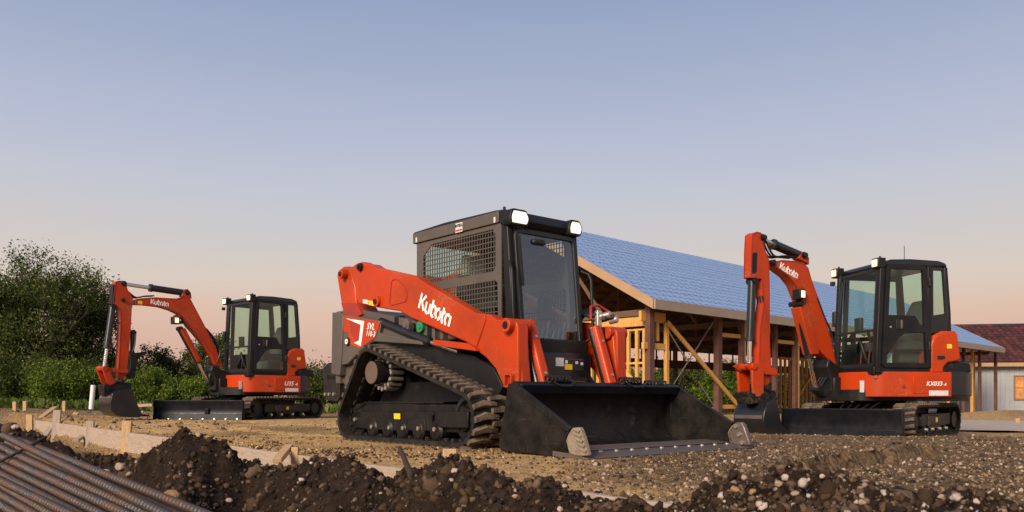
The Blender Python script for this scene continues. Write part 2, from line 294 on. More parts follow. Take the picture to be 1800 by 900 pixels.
class MB:
    def __init__(s): s.v = []; s.f = []; s.uv = None
    def add(s, vs, fs):
        o = len(s.v); s.v += [tuple(v) for v in vs]; s.f += [tuple(i+o for i in f) for f in fs]; return s
    def box(s, x0, x1, y0, y1, z0, z1):
        return s.add([(x0,y0,z0),(x1,y0,z0),(x1,y1,z0),(x0,y1,z0),(x0,y0,z1),(x1,y0,z1),(x1,y1,z1),(x0,y1,z1)],
                     [(0,3,2,1),(4,5,6,7),(0,1,5,4),(1,2,6,5),(2,3,7,6),(3,0,4,7)])
    def beam(s, p, q, w, h, up=(0,0,1)):
        p, q = Vector(p), Vector(q); d = (q-p).normalized(); u = Vector(up)
        if abs(d.dot(u)) > .98: u = Vector((1,0,0))
        x = d.cross(u).normalized(); y = x.cross(d)
        vs = [c+x*(w/2*i)+y*(h/2*j) for c in (p, q) for i, j in ((-1,-1),(1,-1),(1,1),(-1,1))]
        return s.add(vs, [(0,1,2,3),(7,6,5,4),(0,4,5,1),(1,5,6,2),(2,6,7,3),(3,7,4,0)])
    def prism(s, P, axis, lo, hi):
        """outline extruded along an axis: 'b' outline is (a,z); 'z' outline is (a,b); 'a' outline is (b,z)"""
        mk = {'b': lambda p, t: (p[0], t, p[1]), 'z': lambda p, t: (p[0], p[1], t), 'a': lambda p, t: (t, p[0], p[1])}[axis]
        n = len(P)
        return s.add([mk(p, lo) for p in P]+[mk(p, hi) for p in P], [tuple(range(n)), tuple(range(2*n-1, n-1, -1))]+[(i, (i+1) % n, n+(i+1) % n, n+i) for i in range(n)])
    def ring(s, Po, Pi, axis, lo, hi):
        """frame between two outlines of equal vertex count"""
        mk = {'b': lambda p, t: (p[0], t, p[1]), 'z': lambda p, t: (p[0], p[1], t), 'a': lambda p, t: (t, p[0], p[1])}[axis]
        n = len(Po); vs = [mk(p, lo) for p in Po]+[mk(p, lo) for p in Pi]+[mk(p, hi) for p in Po]+[mk(p, hi) for p in Pi]; fs = []
        for i in range(n):
            j = (i+1) % n
            fs += [(i, j, n+j, n+i), (2*n+i, 3*n+i, 3*n+j, 2*n+j), (i, 2*n+i, 2*n+j, j), (n+i, n+j, 3*n+j, 3*n+i)]
        return s.add(vs, fs)
    def tube(s, pts, r, n=8):
        pts = [Vector(p) for p in pts]; rs = r if isinstance(r, (list, tuple)) else [r]*len(pts); rings = []
        prev = None
        for i, p in enumerate(pts):
            d = (pts[min(i+1, len(pts)-1)]-pts[max(i-1, 0)]).normalized()
            if prev is None:
                u = Vector((0,0,1)) if abs(d.z) < .9 else Vector((1,0,0)); x = d.cross(u).normalized()
            else:
                x = (prev-d*prev.dot(d)); x = x.normalized() if x.length > 1e-5 else d.orthogonal().normalized()
            prev = x; y = d.cross(x)
            rings.append([p+(x*math.cos(2*math.pi*k/n)+y*math.sin(2*math.pi*k/n))*rs[i] for k in range(n)])
        vs = [v for r_ in rings for v in r_]; fs = [tuple(range(n-1, -1, -1)), tuple(range(len(vs)-n, len(vs)))]
        for i in range(len(pts)-1):
            for k in range(n): fs.append((i*n+k, i*n+(k+1) % n, (i+1)*n+(k+1) % n, (i+1)*n+k))
        return s.add(vs, fs)
    def cyl(s, p, q, r, n=20): return s.tube([p, q], r, n)
    def lathe(s, prof, c, axis='b', n=24):
        """profile of (radius, offset along axis) turned round c"""
        vs = []; m = len(prof)
        for k in range(n):
            ca, sa = math.cos(2*math.pi*k/n), math.sin(2*math.pi*k/n)
            for r, t in prof:
                vs.append({'b': (c[0]+r*ca, c[1]+t, c[2]+r*sa), 'a': (c[0]+t, c[1]+r*ca, c[2]+r*sa), 'z': (c[0]+r*ca, c[1]+r*sa, c[2]+t)}[axis])
        fs = [(k*m+i, k*m+i+1, ((k+1) % n)*m+i+1, ((k+1) % n)*m+i) for k in range(n) for i in range(m-1)]
        return s.add(vs, fs)
    def loft(s, loops, closed=True, caps=True):
        n = len(loops[0]); vs = [v for l in loops for v in l]; fs = []
        for i in range(len(loops)-1):
            for k in range(n if closed else n-1): fs.append((i*n+k, i*n+(k+1) % n, (i+1)*n+(k+1) % n, (i+1)*n+k))
        if caps: fs += [tuple(range(n-1, -1, -1)), tuple(range(len(vs)-n, len(vs)))]
        return s.add(vs, fs)
    def mesh(s, name, smooth=35):
        me = bpy.data.meshes.new(name); me.from_pydata(s.v, [], s.f); bm = bmesh.new(); bm.from_mesh(me)
        bmesh.ops.recalc_face_normals(bm, faces=bm.faces); bm.to_mesh(me); bm.free()
        if smooth: me.shade_smooth(); me.set_sharp_from_angle(angle=R(smooth))
        return me
    def build(s, name, m, parent=None, bev=0, smooth=35, seg=2):
        o = link(name, s.mesh(name, smooth), m, parent)
        if bev:
            b = o.modifiers.new('bevel', 'BEVEL'); b.width = bev; b.segments = seg; b.limit_method = 'ANGLE'; b.angle_limit = R(40); b.harden_normals = False
        return o
def link(name, me, m, parent=None):
    o = bpy.data.objects.new(name, me); col.objects.link(o)
    if m and not me.materials: me.materials.append(MATS[m])
    if parent: o.parent = parent
    return o
def tag(o, label, cat, group=None, kind=None):
    if label: o['label'] = label
    if cat: o['category'] = cat
    if group: o['group'] = group
    if kind: o['kind'] = kind
    return o
def struct(o): o['kind'] = 'structure'; return o
def empty(name, loc, rz=0.):
    o = bpy.data.objects.new(name, None); col.objects.link(o); o.location = loc; o.rotation_euler = (0, 0, rz); o.empty_display_size = .2; return o
def copy_of(o, parent=None, loc=None, rot=None, scale=None):
    c = o.copy(); col.objects.link(c); c.parent = parent if parent else o.parent
    if loc is not None: c.location = loc
    if rot is not None: c.rotation_euler = rot
    if scale is not None: c.scale = scale
    return c
def basis_of(x, y, z, t):
    return Matrix(((x[0], y[0], z[0], t[0]), (x[1], y[1], z[1], t[1]), (x[2], y[2], z[2], t[2]), (0, 0, 0, 1)))
def text_mesh(body, size, bold=.0, shear=0., spacing=1.0):
    c = bpy.data.curves.new('lettering', 'FONT'); c.body = body; c.size = size; c.offset = bold; c.shear = shear; c.space_character = spacing
    c.align_x = 'CENTER'; c.align_y = 'CENTER'; c.extrude = .001; c.resolution_u = 3
    o = bpy.data.objects.new('lettering', c); col.objects.link(o)
    me = bpy.data.meshes.new_from_object(o.evaluated_get(bpy.context.evaluated_depsgraph_get())); bpy.data.objects.remove(o); bpy.data.curves.remove(c)
    return me
def put_text(me, name, m, parent, origin, xdir, ydir, sx=1.):
    """flat lettering laid on a plane through origin, reading along xdir"""
    x = Vector(xdir).normalized(); y = Vector(ydir); y = (y-x*y.dot(x)).normalized(); z = x.cross(y)
    me.transform(basis_of(x*sx, y, z, Vector(origin))); return link(name, me, m, parent)
def wordmark(h, sw):
    """the maker's rounded, gapped lettering drawn as flat strokes, cap height h, stroke width sw; returns a mesh centred on the origin"""
    S = []                                         # strokes as polylines in units of cap height
    arc = lambda cx, cy, rx, ry, a0, a1, n=10: [(cx+rx*math.cos(R(a0+(a1-a0)*i/n)), cy+ry*math.sin(R(a0+(a1-a0)*i/n))) for i in range(n+1)]
    S += [[(.06,0),(.06,1)], [(.60,1),(.27,.52),(.62,0)]]
    S += [[(.80,.66),(.80,.28)]+arc(1.0,.25,.20,.25,180,300), [(1.24,.66),(1.24,.0)]]
    S += [[(1.48,1),(1.48,.28)]+arc(1.70,.28,.22,.28,190,300), arc(1.70,.36,.24,.30,-40,120)]
    S += [arc(2.26,.33,.25,.33,70,250), arc(2.26,.33,.25,.33,-80,50)]
    S += [[(2.74,.92),(2.74,.25)]+arc(2.92,.22,.18,.22,190,275), [(2.80,.66),(3.0,.66)]]
    S += [arc(3.32,.33,.24,.33,50,265), [(3.60,.66),(3.60,0)]]
    mb = MB()
    for st in S:
        n = len(st); L_ = []; Rr = []
        for i, p in enumerate(st):
            a = Vector(st[max(i-1, 0)]); b = Vector(st[min(i+1, n-1)]); d = (b-a).normalized(); q = Vector((-d.y, d.x))*sw/h/2
            L_.append(Vector(p)+q); Rr.append(Vector(p)-q)
        vs = [((v.x-1.83)*h, (v.y-.5)*h, .0) for v in L_]+[((v.x-1.83)*h, (v.y-.5)*h, .0) for v in Rr]
        vs += [(x, y, .002) for x, y, z in vs]; m_ = 2*n; fs = []
        for i in range(n-1): fs += [(i, i+1, n+i+1, n+i), (m_+i, m_+n+i, m_+n+i+1, m_+i+1), (i, m_+i, m_+i+1, i+1), (n+i, n+i+1, m_+n+i+1, m_+n+i)]
        mb.add(vs, fs)
    return mb.mesh('wordmark', 0)

# ------------------------------------------------------------------ terrain
def sstep(a, b, x):
    t = min(1, max(0, (x-a)/(b-a))); return t*t*(3-2*t)
FLAT = []                                         # (x, y, radius, height) spots rolled flat under the machines
FNX, FNY = .79, .613
def lay(x, y):                                    # the lie of the land without small relief
    w = sstep(8.5, 12.5, y)
    if x > 0: return -.0187*min(x, 60)*w
    return min(.55, .0009*x*x)*w
def fbm(x, y, sc_, o=4):
    return noise.fractal(Vector((x*sc_, y*sc_, 3.7)), 1.0, 2.0, o)
def seg_d(x, y, ax, ay, bx, by):
    t = max(0, min(1, ((x-ax)*(bx-ax)+(y-ay)*(by-ay))/((bx-ax)**2+(by-ay)**2))); px_, py_ = ax+t*(bx-ax), ay+t*(by-ay)
    return math.hypot(x-px_, y-py_), (x-px_)*(by-ay)-(y-py_)*(bx-ax)
FLAT_SPOTS = [(-.55, 8.2, 1.9), (1.35, 6.9, 1.2), (.3, 6.2, .7), (5.35, 12.0, 1.7), (4.3, 10.9, 1.2), (-5.3, 17.2, 2.0), (-6.0, 15.7, 1.2)]
def gz(x, y):
    z = lay(x, y)
    d = math.hypot(x, y)
    amp = .03 if d < 25 else .03+min(.25, (d-25)*.004)
    k = 1.0
    for fx, fy, r in FLAT_SPOTS: k *= sstep(r*.75, r*1.35, math.hypot(x-fx, y-fy))
    k = .12+.88*k
    z += amp*k*fbm(x, y, .55, 3)
    if d < 16: z += k*(.022*fbm(x+9, y, 2.6, 3)+.012*fbm(x, y+5, 8., 2))
    if 1.2 < x < 5.5 and 4 < y < 8:               # a low scarp where the soil was scraped
        dd, sd = seg_d(x, y, 1.75, 5.0, 3.3, 6.5)
        z += .085*math.exp(-(dd/.22)**2)*(1 if sd < 0 else .2)*k - (.05*math.exp(-(dd/.12)**2) if sd > 0 else 0)
    if 12 < x < 32 and 22 < y < 30: z += .35*math.exp(-((y-25.5)/1.6)**2)*sstep(12, 15, x)   # dirt bank by the far slab
    sd = (x+3.8)*FNX+(y-9.1)*FNY                   # signed distance from the line of forms, negative on the camera's side
    if -11 < x < -8.0 and 15.8 < y < 17.6 and sd < 1.4: z = min(z, -.26)
    if sd < .3 and y < 19.5: z -= .34*sstep(.02, -.12, sd)*sstep(19.5, 18., y)
    return z
def axis(lo, flo, fhi, hi, st, gr):
    a = [flo+st*i for i in range(int((fhi-flo)/st)+1)]; s = st; x = a[-1]
    while x < hi: s *= gr; x += s; a.append(x)
    s = st; x = flo; pre = []
    while x > lo: s *= gr; x -= s; pre.append(x)
    return pre[::-1]+a
xs = axis(-900, -11.2, 7.5, 900, .075, 1.13); ys = axis(-60, 2.4, 18.0, 1500, .085, 1.11)
gv = [(x, y, gz(x, y)) for y in ys for x in xs]; nx = len(xs)
gf = [(j*nx+i, j*nx+i+1, (j+1)*nx+i+1, (j+1)*nx+i) for j in range(len(ys)-1) for i in range(nx-1)]
gm = bpy.data.meshes.new('ground'); gm.from_pydata(gv, [], gf); gm.shade_smooth()
ca = gm.color_attributes.new('soil', 'FLOAT_COLOR', 'POINT')
buf = np.ones((len(gv), 4), np.float32)
for i, (x, y, z) in enumerate(gv):
    n = fbm(x, y+40, .8, 4)*.5
    s = sstep(.35, 1.25, x-.12*(y-6)+n*.9)*(1-.55*sstep(9.2, 10.5, y+n))
    s = max(s, .75*sstep(-.1, .45, fbm(x, y, .33, 4)-.22+.25*sstep(12, 20, y)))
    s = max(s, .8*sstep(5.5, 9.5, -x+n*2)*sstep(8, 13, y))
    s = max(s, .9*sstep(.25, -.2, (x+3.8)*.79+(y-9.1)*.613))          # the spoil on the camera's side of the forms
    buf[i, :3] = s
ca.data.foreach_set('color', buf.ravel())
ground = struct(link('ground', gm, 'site_soil'))

# ------------------------------------------------------------------ scattered lumps
def ico(sub):
    bm = bmesh.new(); bmesh.ops.create_icosphere(bm, subdivisions=sub, radius=1.0)
    v = np.array([x.co[:] for x in bm.verts]); f = np.array([[q.index for q in x.verts] for x in bm.faces]); bm.free(); return v, f
ICO = {1: ico(1), 2: ico(2), 3: ico(3)}
def lumps(name, pts, sizes, m, seed, sub=1, rough=.3, flat=.7, parent=None):
    rng = np.random.default_rng(seed); V, Fc = ICO[sub]; n = len(pts); nv = len(V)
    q = rng.normal(size=(n, 4)); q /= np.linalg.norm(q, axis=1)[:, None]; w, x, y, z = q.T
    Rm = np.stack([1-2*(y*y+z*z), 2*(x*y-z*w), 2*(x*z+y*w), 2*(x*y+z*w), 1-2*(x*x+z*z), 2*(y*z-x*w), 2*(x*z-y*w), 2*(y*z+x*w), 1-2*(x*x+y*y)], 1).reshape(n, 3, 3)
    sc3 = np.asarray(sizes)[:, None]*rng.uniform([flat*.8]*3, [1.15]*3, (n, 3))
    A = V[None]*(1+rough*rng.uniform(-1, 1, (n, nv, 1)))*sc3[:, None, :]
    A = np.einsum('nij,nvj->nvi', Rm, A)+np.asarray(pts)[:, None, :]
    Fa = (Fc[None]+np.arange(n)[:, None, None]*nv).reshape(-1, 3)
    me = bpy.data.meshes.new(name); me.vertices.add(n*nv); me.vertices.foreach_set('co', A.reshape(-1))
    me.loops.add(Fa.size); me.loops.foreach_set('vertex_index', Fa.ravel().astype(np.int32))
    me.polygons.add(len(Fa)); me.polygons.foreach_set('loop_start', np.arange(0, Fa.size, 3, dtype=np.int32)); me.polygons.foreach_set('loop_total', np.full(len(Fa), 3, np.int32))
    me.update(calc_edges=True)
    if sub > 1: me.shade_smooth()
    return link(name, me, m, parent)

# the long spoil heap between the camera and the forms: crest as (column, distance, row) of the photograph
CREST = [(-300,6.6,735),(-60,6.5,730),(0,6.5,731),(55,6.3,750),(95,6.1,778),(150,5.9,800),(230,5.6,803),(270,5.2,790),(298,5.0,766),(322,5.0,746),(345,5.0,758),(385,4.9,776),(440,4.7,813),(500,4.4,815),(560,4.2,801),(620,4.0,803),
         (700,3.75,831),(748,3.6,826),(775,3.5,810),(805,3.5,804),(850,3.3,829),(910,3.2,844),(955,3.1,827),(985,3.0,846),(1030,2.9,874),(1075,2.8,864),(1110,2.7,853),(1160,2.6,880),(1200,2.5,876),(1240,2.3,850),(1290,2.1,834),(1380,2.0,836),
         (1450,2.0,833),(1500,2.0,847),(1580,2.0,860),(1640,2.0,873),(1690,2.0,864),(1740,2.0,877),(1800,2.0,883),(2100,2.0,895),(2600,2.0,900)]
def crest(u):
    for (u0, y0, v0), (u1, y1, v1) in zip(CREST, CREST[1:]):
        if u0 <= u <= u1:
            t = (u-u0)/(u1-u0); t2 = t*t*(3-2*t); return y0+(y1-y0)*t, v0+(v1-v0)*t2
    return CREST[0][1:] if u < CREST[0][0] else CREST[-1][1:]
BE0, BE1 = at(52, 768, 3.4), at(372, 897, 2.4)    # one outer bar of the rebar bundle
def under_bars(x, y):                             # the heap rises to carry the bundle
    d = BE1-BE0; L_ = math.hypot(d.x, d.y); ex, ey = d.x/L_, d.y/L_; s = (x-BE0.x)*ex+(y-BE0.y)*ey; w = (x-BE0.x)*ey-(y-BE0.y)*ex
    z = BE0.z+d.z/L_*s-.115-.62*max(0, w); dn = max(0, -w-.0, w-.5)+max(0, -s-.15)
    return z-dn*1.0
def mound_z(x, y):
    u = CX+F*x/max(y, .3); yc, vc = crest(u); zc = H-(vc-VH)/F*yc-.03-.025*sstep(960, 1010, u)*sstep(1260, 1210, u)
    if y <= yc:
        t = (yc-y)/yc; z = zc-.16*(yc-y)-.32*t*t-.10*sstep(.0, .5, yc-y)
        z = max(z, -.42)
    else:
        q = (y-yc)/.55; z = zc*(1-q*q*(1.3-.3*q)) if q < 1 else zc*(1-q)-.02
        z = max(z, -.12) if q < 1.6 else -.25
    return max(z, under_bars(x, y))
mz = []; us = np.arange(-420, 2420, 6.5); ts = np.linspace(0, 1, 135)
def mound_pt(u, t):
    yc, vc = crest(u); y = .75*((yc+1.15)/.75)**t; x = (u-CX)/F*y; z = mound_z(x, y)
    k = min(1, max(.15, 1-(y-yc)/.9)) if y > yc else 1
    z += k*(.050*fbm(x, y, 2.6, 3)+.046*fbm(x+3, y, 6.0, 4)+.012*fbm(x, y+8, 24, 2))
    return x, y, z
for t in ts:
    for u in us: mz.append(mound_pt(u, t))
nu = len(us); mf = [(j*nu+i, j*nu+i+1, (j+1)*nu+i+1, (j+1)*nu+i) for j in range(len(ts)-1) for i in range(nu-1)]
mm = bpy.data.meshes.new('soil_mound'); mm.from_pydata(mz, [], mf); mm.shade_smooth()
mound = struct(link('soil_mound', mm, 'mound_soil'))
rg = random.Random(11)
def on_mound(n, lo, hi, ulo=-150, uhi=1950, sink=.25):
    P, S = [], []
    for _ in range(n):
        u = rg.uniform(ulo, uhi); yc, vc = crest(u); t = rg.random()
        tc_ = math.log(yc/.75)/math.log((yc+1.15)/.75)
        x, y, z = mound_pt(u, tc_*(.25+.82*t**.8))
        s = lo*(hi/lo)**(rg.random()**2.2)*min(1.25, .45+y*.16)
        P.append((x, y, z+s*sink)); S.append(s)
    return P, S
P, S = on_mound(32000, .0035, .021); tag(lumps('soil_clod', P, S, 'clod', 1, 1, .5), 'dark brown crumbs of soil covering the spoil heap', 'soil', kind='stuff')
P, S = on_mound(1500, .012, .050, sink=-.1); tag(lumps('soil_lump', P, S, 'clod', 2, 2, .34), 'larger dark lumps of soil on the spoil heap', 'soil', kind='stuff')
P, S = on_mound(4200, .0025, .012, sink=-.1); P2, S2 = on_mound(3000, .004, .020, 1180, 1950, sink=-.15); tag(lumps('pebble', P+P2, S+S2, 'pebble', 3, 2, .20), 'small pale pebbles mixed into the spoil heap', 'pebbles', kind='stuff')
def on_ground(n, lo, hi, xr, yr, keep):
    P, S = [], []
    while len(P) < n:
        y = yr[0]*(yr[1]/yr[0])**rg.random(); x = rg.uniform(*xr)*(y/6)
        if rg.random() > keep(x, y): continue
        s = lo*(hi/lo)**(rg.random()**2.5); P.append((x, y, gz(x, y)+s*.15)); S.append(s)
    return P, S
def k_gravel(x, y):
    s = sstep(.2, 1.3, x-.12*(y-6)+.8*fbm(x, y, .9, 2))*(1 if y < 10.5 else .35)
    return max(s, .10)
P, S = on_ground(32000, .003, .018, (-3.5, 5.5), (3.6, 13), k_gravel); tag(lumps('gravel', P, S, 'gravel', 4, 1, .3), 'loose brown gravel over the graded ground', 'gravel', kind='stuff')
def k_crumb(x, y): return .08+.92*sstep(.0, .35, fbm(x*.5, y*1.6, .9, 3))
P, S = on_ground(16000, .004, .018, (-5.5, 1.5), (4.6, 17), k_crumb); tag(lumps('soil_crumb', P, S, 'crumb', 6, 1, .35), 'dark and sandy crumbs of soil strewn over the graded sand', 'soil', kind='stuff')
mb = MB(); LA = Frame(.303, 7.786, 0, .651, -.759)          # tread prints the loader left behind it
for bb in (-.745, .625):
    a = -2.35
    while a > -8.5:
        p = LA.W(a, bb+rg.gauss(0, .01)); w = .21*rg.uniform(.7, 1); z = gz(p.x, p.y)-.004; d = Vector((*LA.d, 0)); l = Vector((*LA.l, 0)); h_ = .016*rg.uniform(.3, 1.1)
        q = [p-l*w, p+l*w]; sk_ = d*rg.gauss(0, .012); zz = [gz(c.x, c.y)-.006 for c in q]
        mb.add([(*(q[0]-d*.034)[:2], zz[0]), (*(q[0]+d*.034)[:2], zz[0]), (*(q[1]+d*.034+sk_)[:2], zz[1]), (*(q[1]-d*.034+sk_)[:2], zz[1]), (*(q[0]-d*.012)[:2], zz[0]+h_), (*(q[0]+d*.012)[:2], zz[0]+h_), (*(q[1]+d*.012+sk_)[:2], zz[1]+h_), (*(q[1]-d*.012+sk_)[:2], zz[1]+h_)], [(4,5,6,7),(0,1,5,4),(1,2,6,5),(2,3,7,6),(3,0,4,7)]); a -= .105
tag(mb.build('tread_print', 'site_soil', None, smooth=0), 'rows of tread prints pressed into the sand behind the loader', 'tread prints', kind='stuff')
P, S = on_ground(2500, .01, .05, (-8, -2.0), (11, 24), lambda x, y: .5); tag(lumps('rubble', P, S, 'gravel', 5, 1, .3), 'rubble and soil lumps behind the concrete forms', 'rubble', kind='stuff')

# ------------------------------------------------------------------ barn under construction
BO = Frame(4.43, 25.8, 0, .717, .697)             # origin below the near eave corner; a along the eave, b across the gable
EZ, RZ, RW, RL = 3.52, 7.12, 6.48, 36.0
barn = tag(empty('timber_barn', (*BO.o[:2], 0), BO.rz), 'long open timber barn under construction with a blue wrapped roof', 'barn')
def gl(a, b): p = BO.W(a, b); return lay(p.x, p.y)-.1
slope = math.atan2(RZ-EZ, RW)
def zr(b): return EZ+(RZ-EZ)*(b/RW if b <= RW else (2*RW-b)/RW)
roof = MB().prism([(0,EZ-.05),(RW,RZ-.05),(2*RW,EZ-.05),(2*RW,EZ),(RW,RZ),(0,EZ)], 'a', 0, RL)
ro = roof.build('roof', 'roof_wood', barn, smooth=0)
# printed underlay, two sheets over the deck, laid in strips with slightly lifted laps
for side in (0, 1):
    mb = MB(); n_s = 7; uvs = []
    for i in range(n_s):
        b0, b1 = RW*i/n_s, min(RW, RW*(i+1)/n_s+.04); c0, c1 = (b0, b1) if not side else (2*RW-b0, 2*RW-b1)
        lift0, lift1 = .014, .010
        seg_n = 30
        for k in range(seg_n):
            a0, a1 = RL*k/seg_n-.02*(k == 0), RL*(k+1)/seg_n
            wz = lambda a: .002*math.sin(a*1.7+i)
            mb.add([(a0,c0,zr(b0)+lift0+wz(a0)),(a1,c0,zr(b0)+lift0+wz(a1)),(a1,c1,zr(b1)+lift1+wz(a1)),(a0,c1,zr(b1)+lift1+wz(a0))], [(0,1,2,3)])
            L_ = math.hypot(RW, RZ-EZ); uvs += [(a0, L_*b0/RW), (a1, L_*b0/RW), (a1, L_*b1/RW), (a0, L_*b1/RW)]
    me = bpy.data.meshes.new('underlay_sheet'); me.from_pydata(mb.v, [], mb.f); ul = me.uv_layers.new(name='UVMap')
    for lp in me.loops: ul.data[lp.index].uv = uvs[lp.vertex_index]
    link('underlay_sheet', me, 'underlay', ro)
fh = .30
MB().box(-.02, RL, -.06, 0, EZ-fh, EZ+.012).build('eave_fascia', 'fascia_grey', barn, .006)
MB().box(-.02, RL, 2*RW, 2*RW+.06, EZ-fh, EZ+.012).build('eave_fascia', 'fascia_grey', barn)
for a0 in (-.07, RL):
    for side in (0, 1):
        P = [(0,EZ-fh),(0,EZ+.02),(RW,RZ+.02),(RW,RZ-fh*1.05)]
        if side: P = [(2*RW-p[0], p[1]) for p in P]
        MB().prism(P, 'a', a0, a0+.055).build('rake_fascia', 'fascia', barn, .006)
# roof structure seen from below
for i in range(1, 13):
    for side in (0, 1):
        b = RW*i/13; bb = b if not side else 2*RW-b
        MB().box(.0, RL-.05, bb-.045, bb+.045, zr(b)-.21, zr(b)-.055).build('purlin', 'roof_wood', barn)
for i in range(1, 26):
    a = 1.4*i-.5
    for side in (0, 1):
        q = [(.25, zr(.25)-.22), (RW-.02, zr(RW)-.22)]
        P = [(a, p[0] if not side else 2*RW-p[0], p[1]-.12) for p in q]
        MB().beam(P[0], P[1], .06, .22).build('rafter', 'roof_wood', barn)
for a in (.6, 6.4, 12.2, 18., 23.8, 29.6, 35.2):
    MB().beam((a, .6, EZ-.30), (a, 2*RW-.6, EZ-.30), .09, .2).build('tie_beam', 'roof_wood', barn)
    for sg in (0, 1):
        bb = lambda b: b if not sg else 2*RW-b
        MB().beam((a+.06, bb(2.6), EZ-.3), (a+.06, bb(4.6), zr(4.6)-.3), .05, .12).build('web_strut', 'roof_wood', barn)
    MB().beam((a, RW, EZ-.3), (a, RW, RZ-.3), .08, .1).build('king_post', 'steel_post', barn)
def col_a(u, b=.6):                               # where a column of the photograph meets the eave wall
    r = BO.ray(u, 0); c = BO.cam(); t = (b-c[1])/r[1]; return c[0]+r[0]*t
for u in (1142, 1262, 1303, 1362, 1397, 1450, 1500, 1545, 1588, 1627, 1660, 1694, 1722, 1750):
    a = col_a(u); w = .13 if u in (1142, 1262) else .10
    MB().box(a-w, a+w, .6-w*.8, .6+w*.8, gl(a, .6), zr(.6)-.1).build('post', 'steel_post', barn, .01)
for u, vt in ((1309, 598), (1403, 610), (1460, 620), (1555, 630), (1668, 640), (1710, 642)):
    a = col_a(u); MB().box(a-.05, a+.05, .57, .72, gl(a, .6), zr(.6)-.35).build('stud', 'lumber', barn, .004)
for a in (0.6, 5.2, 9.8, 14.4, 19., 23.6, 28.2, 32.8, 35.2):
    MB().box(a-.1, a+.1, 2*RW-.7, 2*RW-.5, gl(a, 12)-.3, EZ-.3).build('post', 'steel_post', barn)
MB().box(.5, RL-.5, 2*RW-.72, 2*RW-.62, 2.15, 2.62).build('wall_beam', 'roof_wood', barn)
for i in range(26):
    a = 1.0+1.35*i; MB().box(a-.03, a+.03, 2*RW-.62, 2*RW-.54, 2.62, EZ-.25).build('cripple_stud', 'roof_wood', barn)
# gable wall framing beside the corner post
def gab(u, v): return BO.A(u, v, .6)              # -> (b, z) on the gable wall
MB().box(.52, .66, .75, 7.4, 2.78, 3.08).build('header_beam', 'lumber', barn, .006)
MB().box(.56, .64, .75, 7.4, 2.64, 2.70).build('top_plate', 'lumber', barn, .004)
for u in (1133, 1120, 1105, 1090, 1078, 1065, 1052, 1040, 1028):
    b, z = gab(u, 640); MB().box(.55, .65, b-.055, b+.055, gl(.6, b), 2.64).build('stud', 'lumber', barn, .004)
b0, _ = gab(1137, 0); b1, _ = gab(1080, 0)
MB().box(.56, .62, b0, b1, 1.55, 1.62).build('blocking', 'lumber', barn, .003)
p0 = gab(1087, 636); p1 = gab(1131, 686); MB().beam((.50, p0[0], p0[1]), (.50, p1[0], p1[1]), .06, .14).build('brace', 'lumber', barn, .004)
# eave wall framing, bracing and rods
def eav(u, v, b=.6): return BO.B(u, v, b)         # -> (a, z)
a0, _ = eav(1130, 0); a1, _ = eav(1173, 0)
MB().box(a0, a1, .66, .76, 2.92, 3.24).build('header_beam', 'lumber', barn, .006)
a = eav(1171.5, 0)[0]; MB().box(a-.07, a+.07, .54, .66, gl(a, .6), 2.92).build('stud', 'lumber', barn, .004)
a2 = eav(1157, 0)[0]; MB().box(a2-.06, a2+.06, .6, .68, 2.3, 2.92).build('cripple_stud', 'lumber', barn, .004)
z0 = eav(1150, 614)[1]; z1 = eav(1150, 603)[1]; MB().box(eav(1131, 0)[0], a-.07, .58, .68, z0, z1).build('window_header', 'lumber', barn, .004)
def member(name, u0, v0, u1, v1, w, h, m, b=.5):
    p = eav(u0, v0, b); q = eav(u1, v1, b); MB().beam((p[0], b, p[1]), (q[0], b, q[1]), w, h, (0,1,0)).build(name, m, barn)
member('brace', 1173, 566, 1322, 742, .14, .06, 'lumber', .46)
member('tie_rod', 1163, 562, 1206, 633, .03, .03, 'wire', .8); member('tie_rod', 1254, 566, 1177, 686, .03, .03, 'wire', .9); member('tie_rod', 1228, 671, 1268, 735, .03, .03, 'wire', .9)
for u0, u1, v in ((1265, 1303, 588), (1365, 1397, 600), (1266, 1340, 715), (1400, 1480, 605), (1555, 1625, 640), (1668, 1700, 647)):
    p = eav(u0, v); q = eav(u1, v+(u1-u0)*.045); MB().box(p[0], q[0], .56, .64, p[1]-.07, p[1]+.07).build('blocking', 'lumber', barn, .003)
# inner stud wall
SA = col_a(1372, 4.6)
for i in range(34):
    a = SA+.45*i; MB().box(a-.045, a+.045, 4.55, 4.65, gl(a, 4.6)-.3, 2.35).build('stud', 'lumber', barn)
MB().box(SA-.1, SA+15.2, 4.53, 4.67, 2.35, 2.47).build('top_plate', 'lumber', barn)
for a0, a1 in ((SA+1, SA+4), (SA+7, SA+10)): MB().beam((a0, 4.48, .1), (a1, 4.48, 2.3), .05, .12).build('brace', 'lumber', barn)
for i in range(12):
    b = 1.4+.9*i; MB().box(35.0, 35.1, b-.045, b+.045, gl(35, b)-.3, EZ-.3).build('stud', 'lumber', barn)

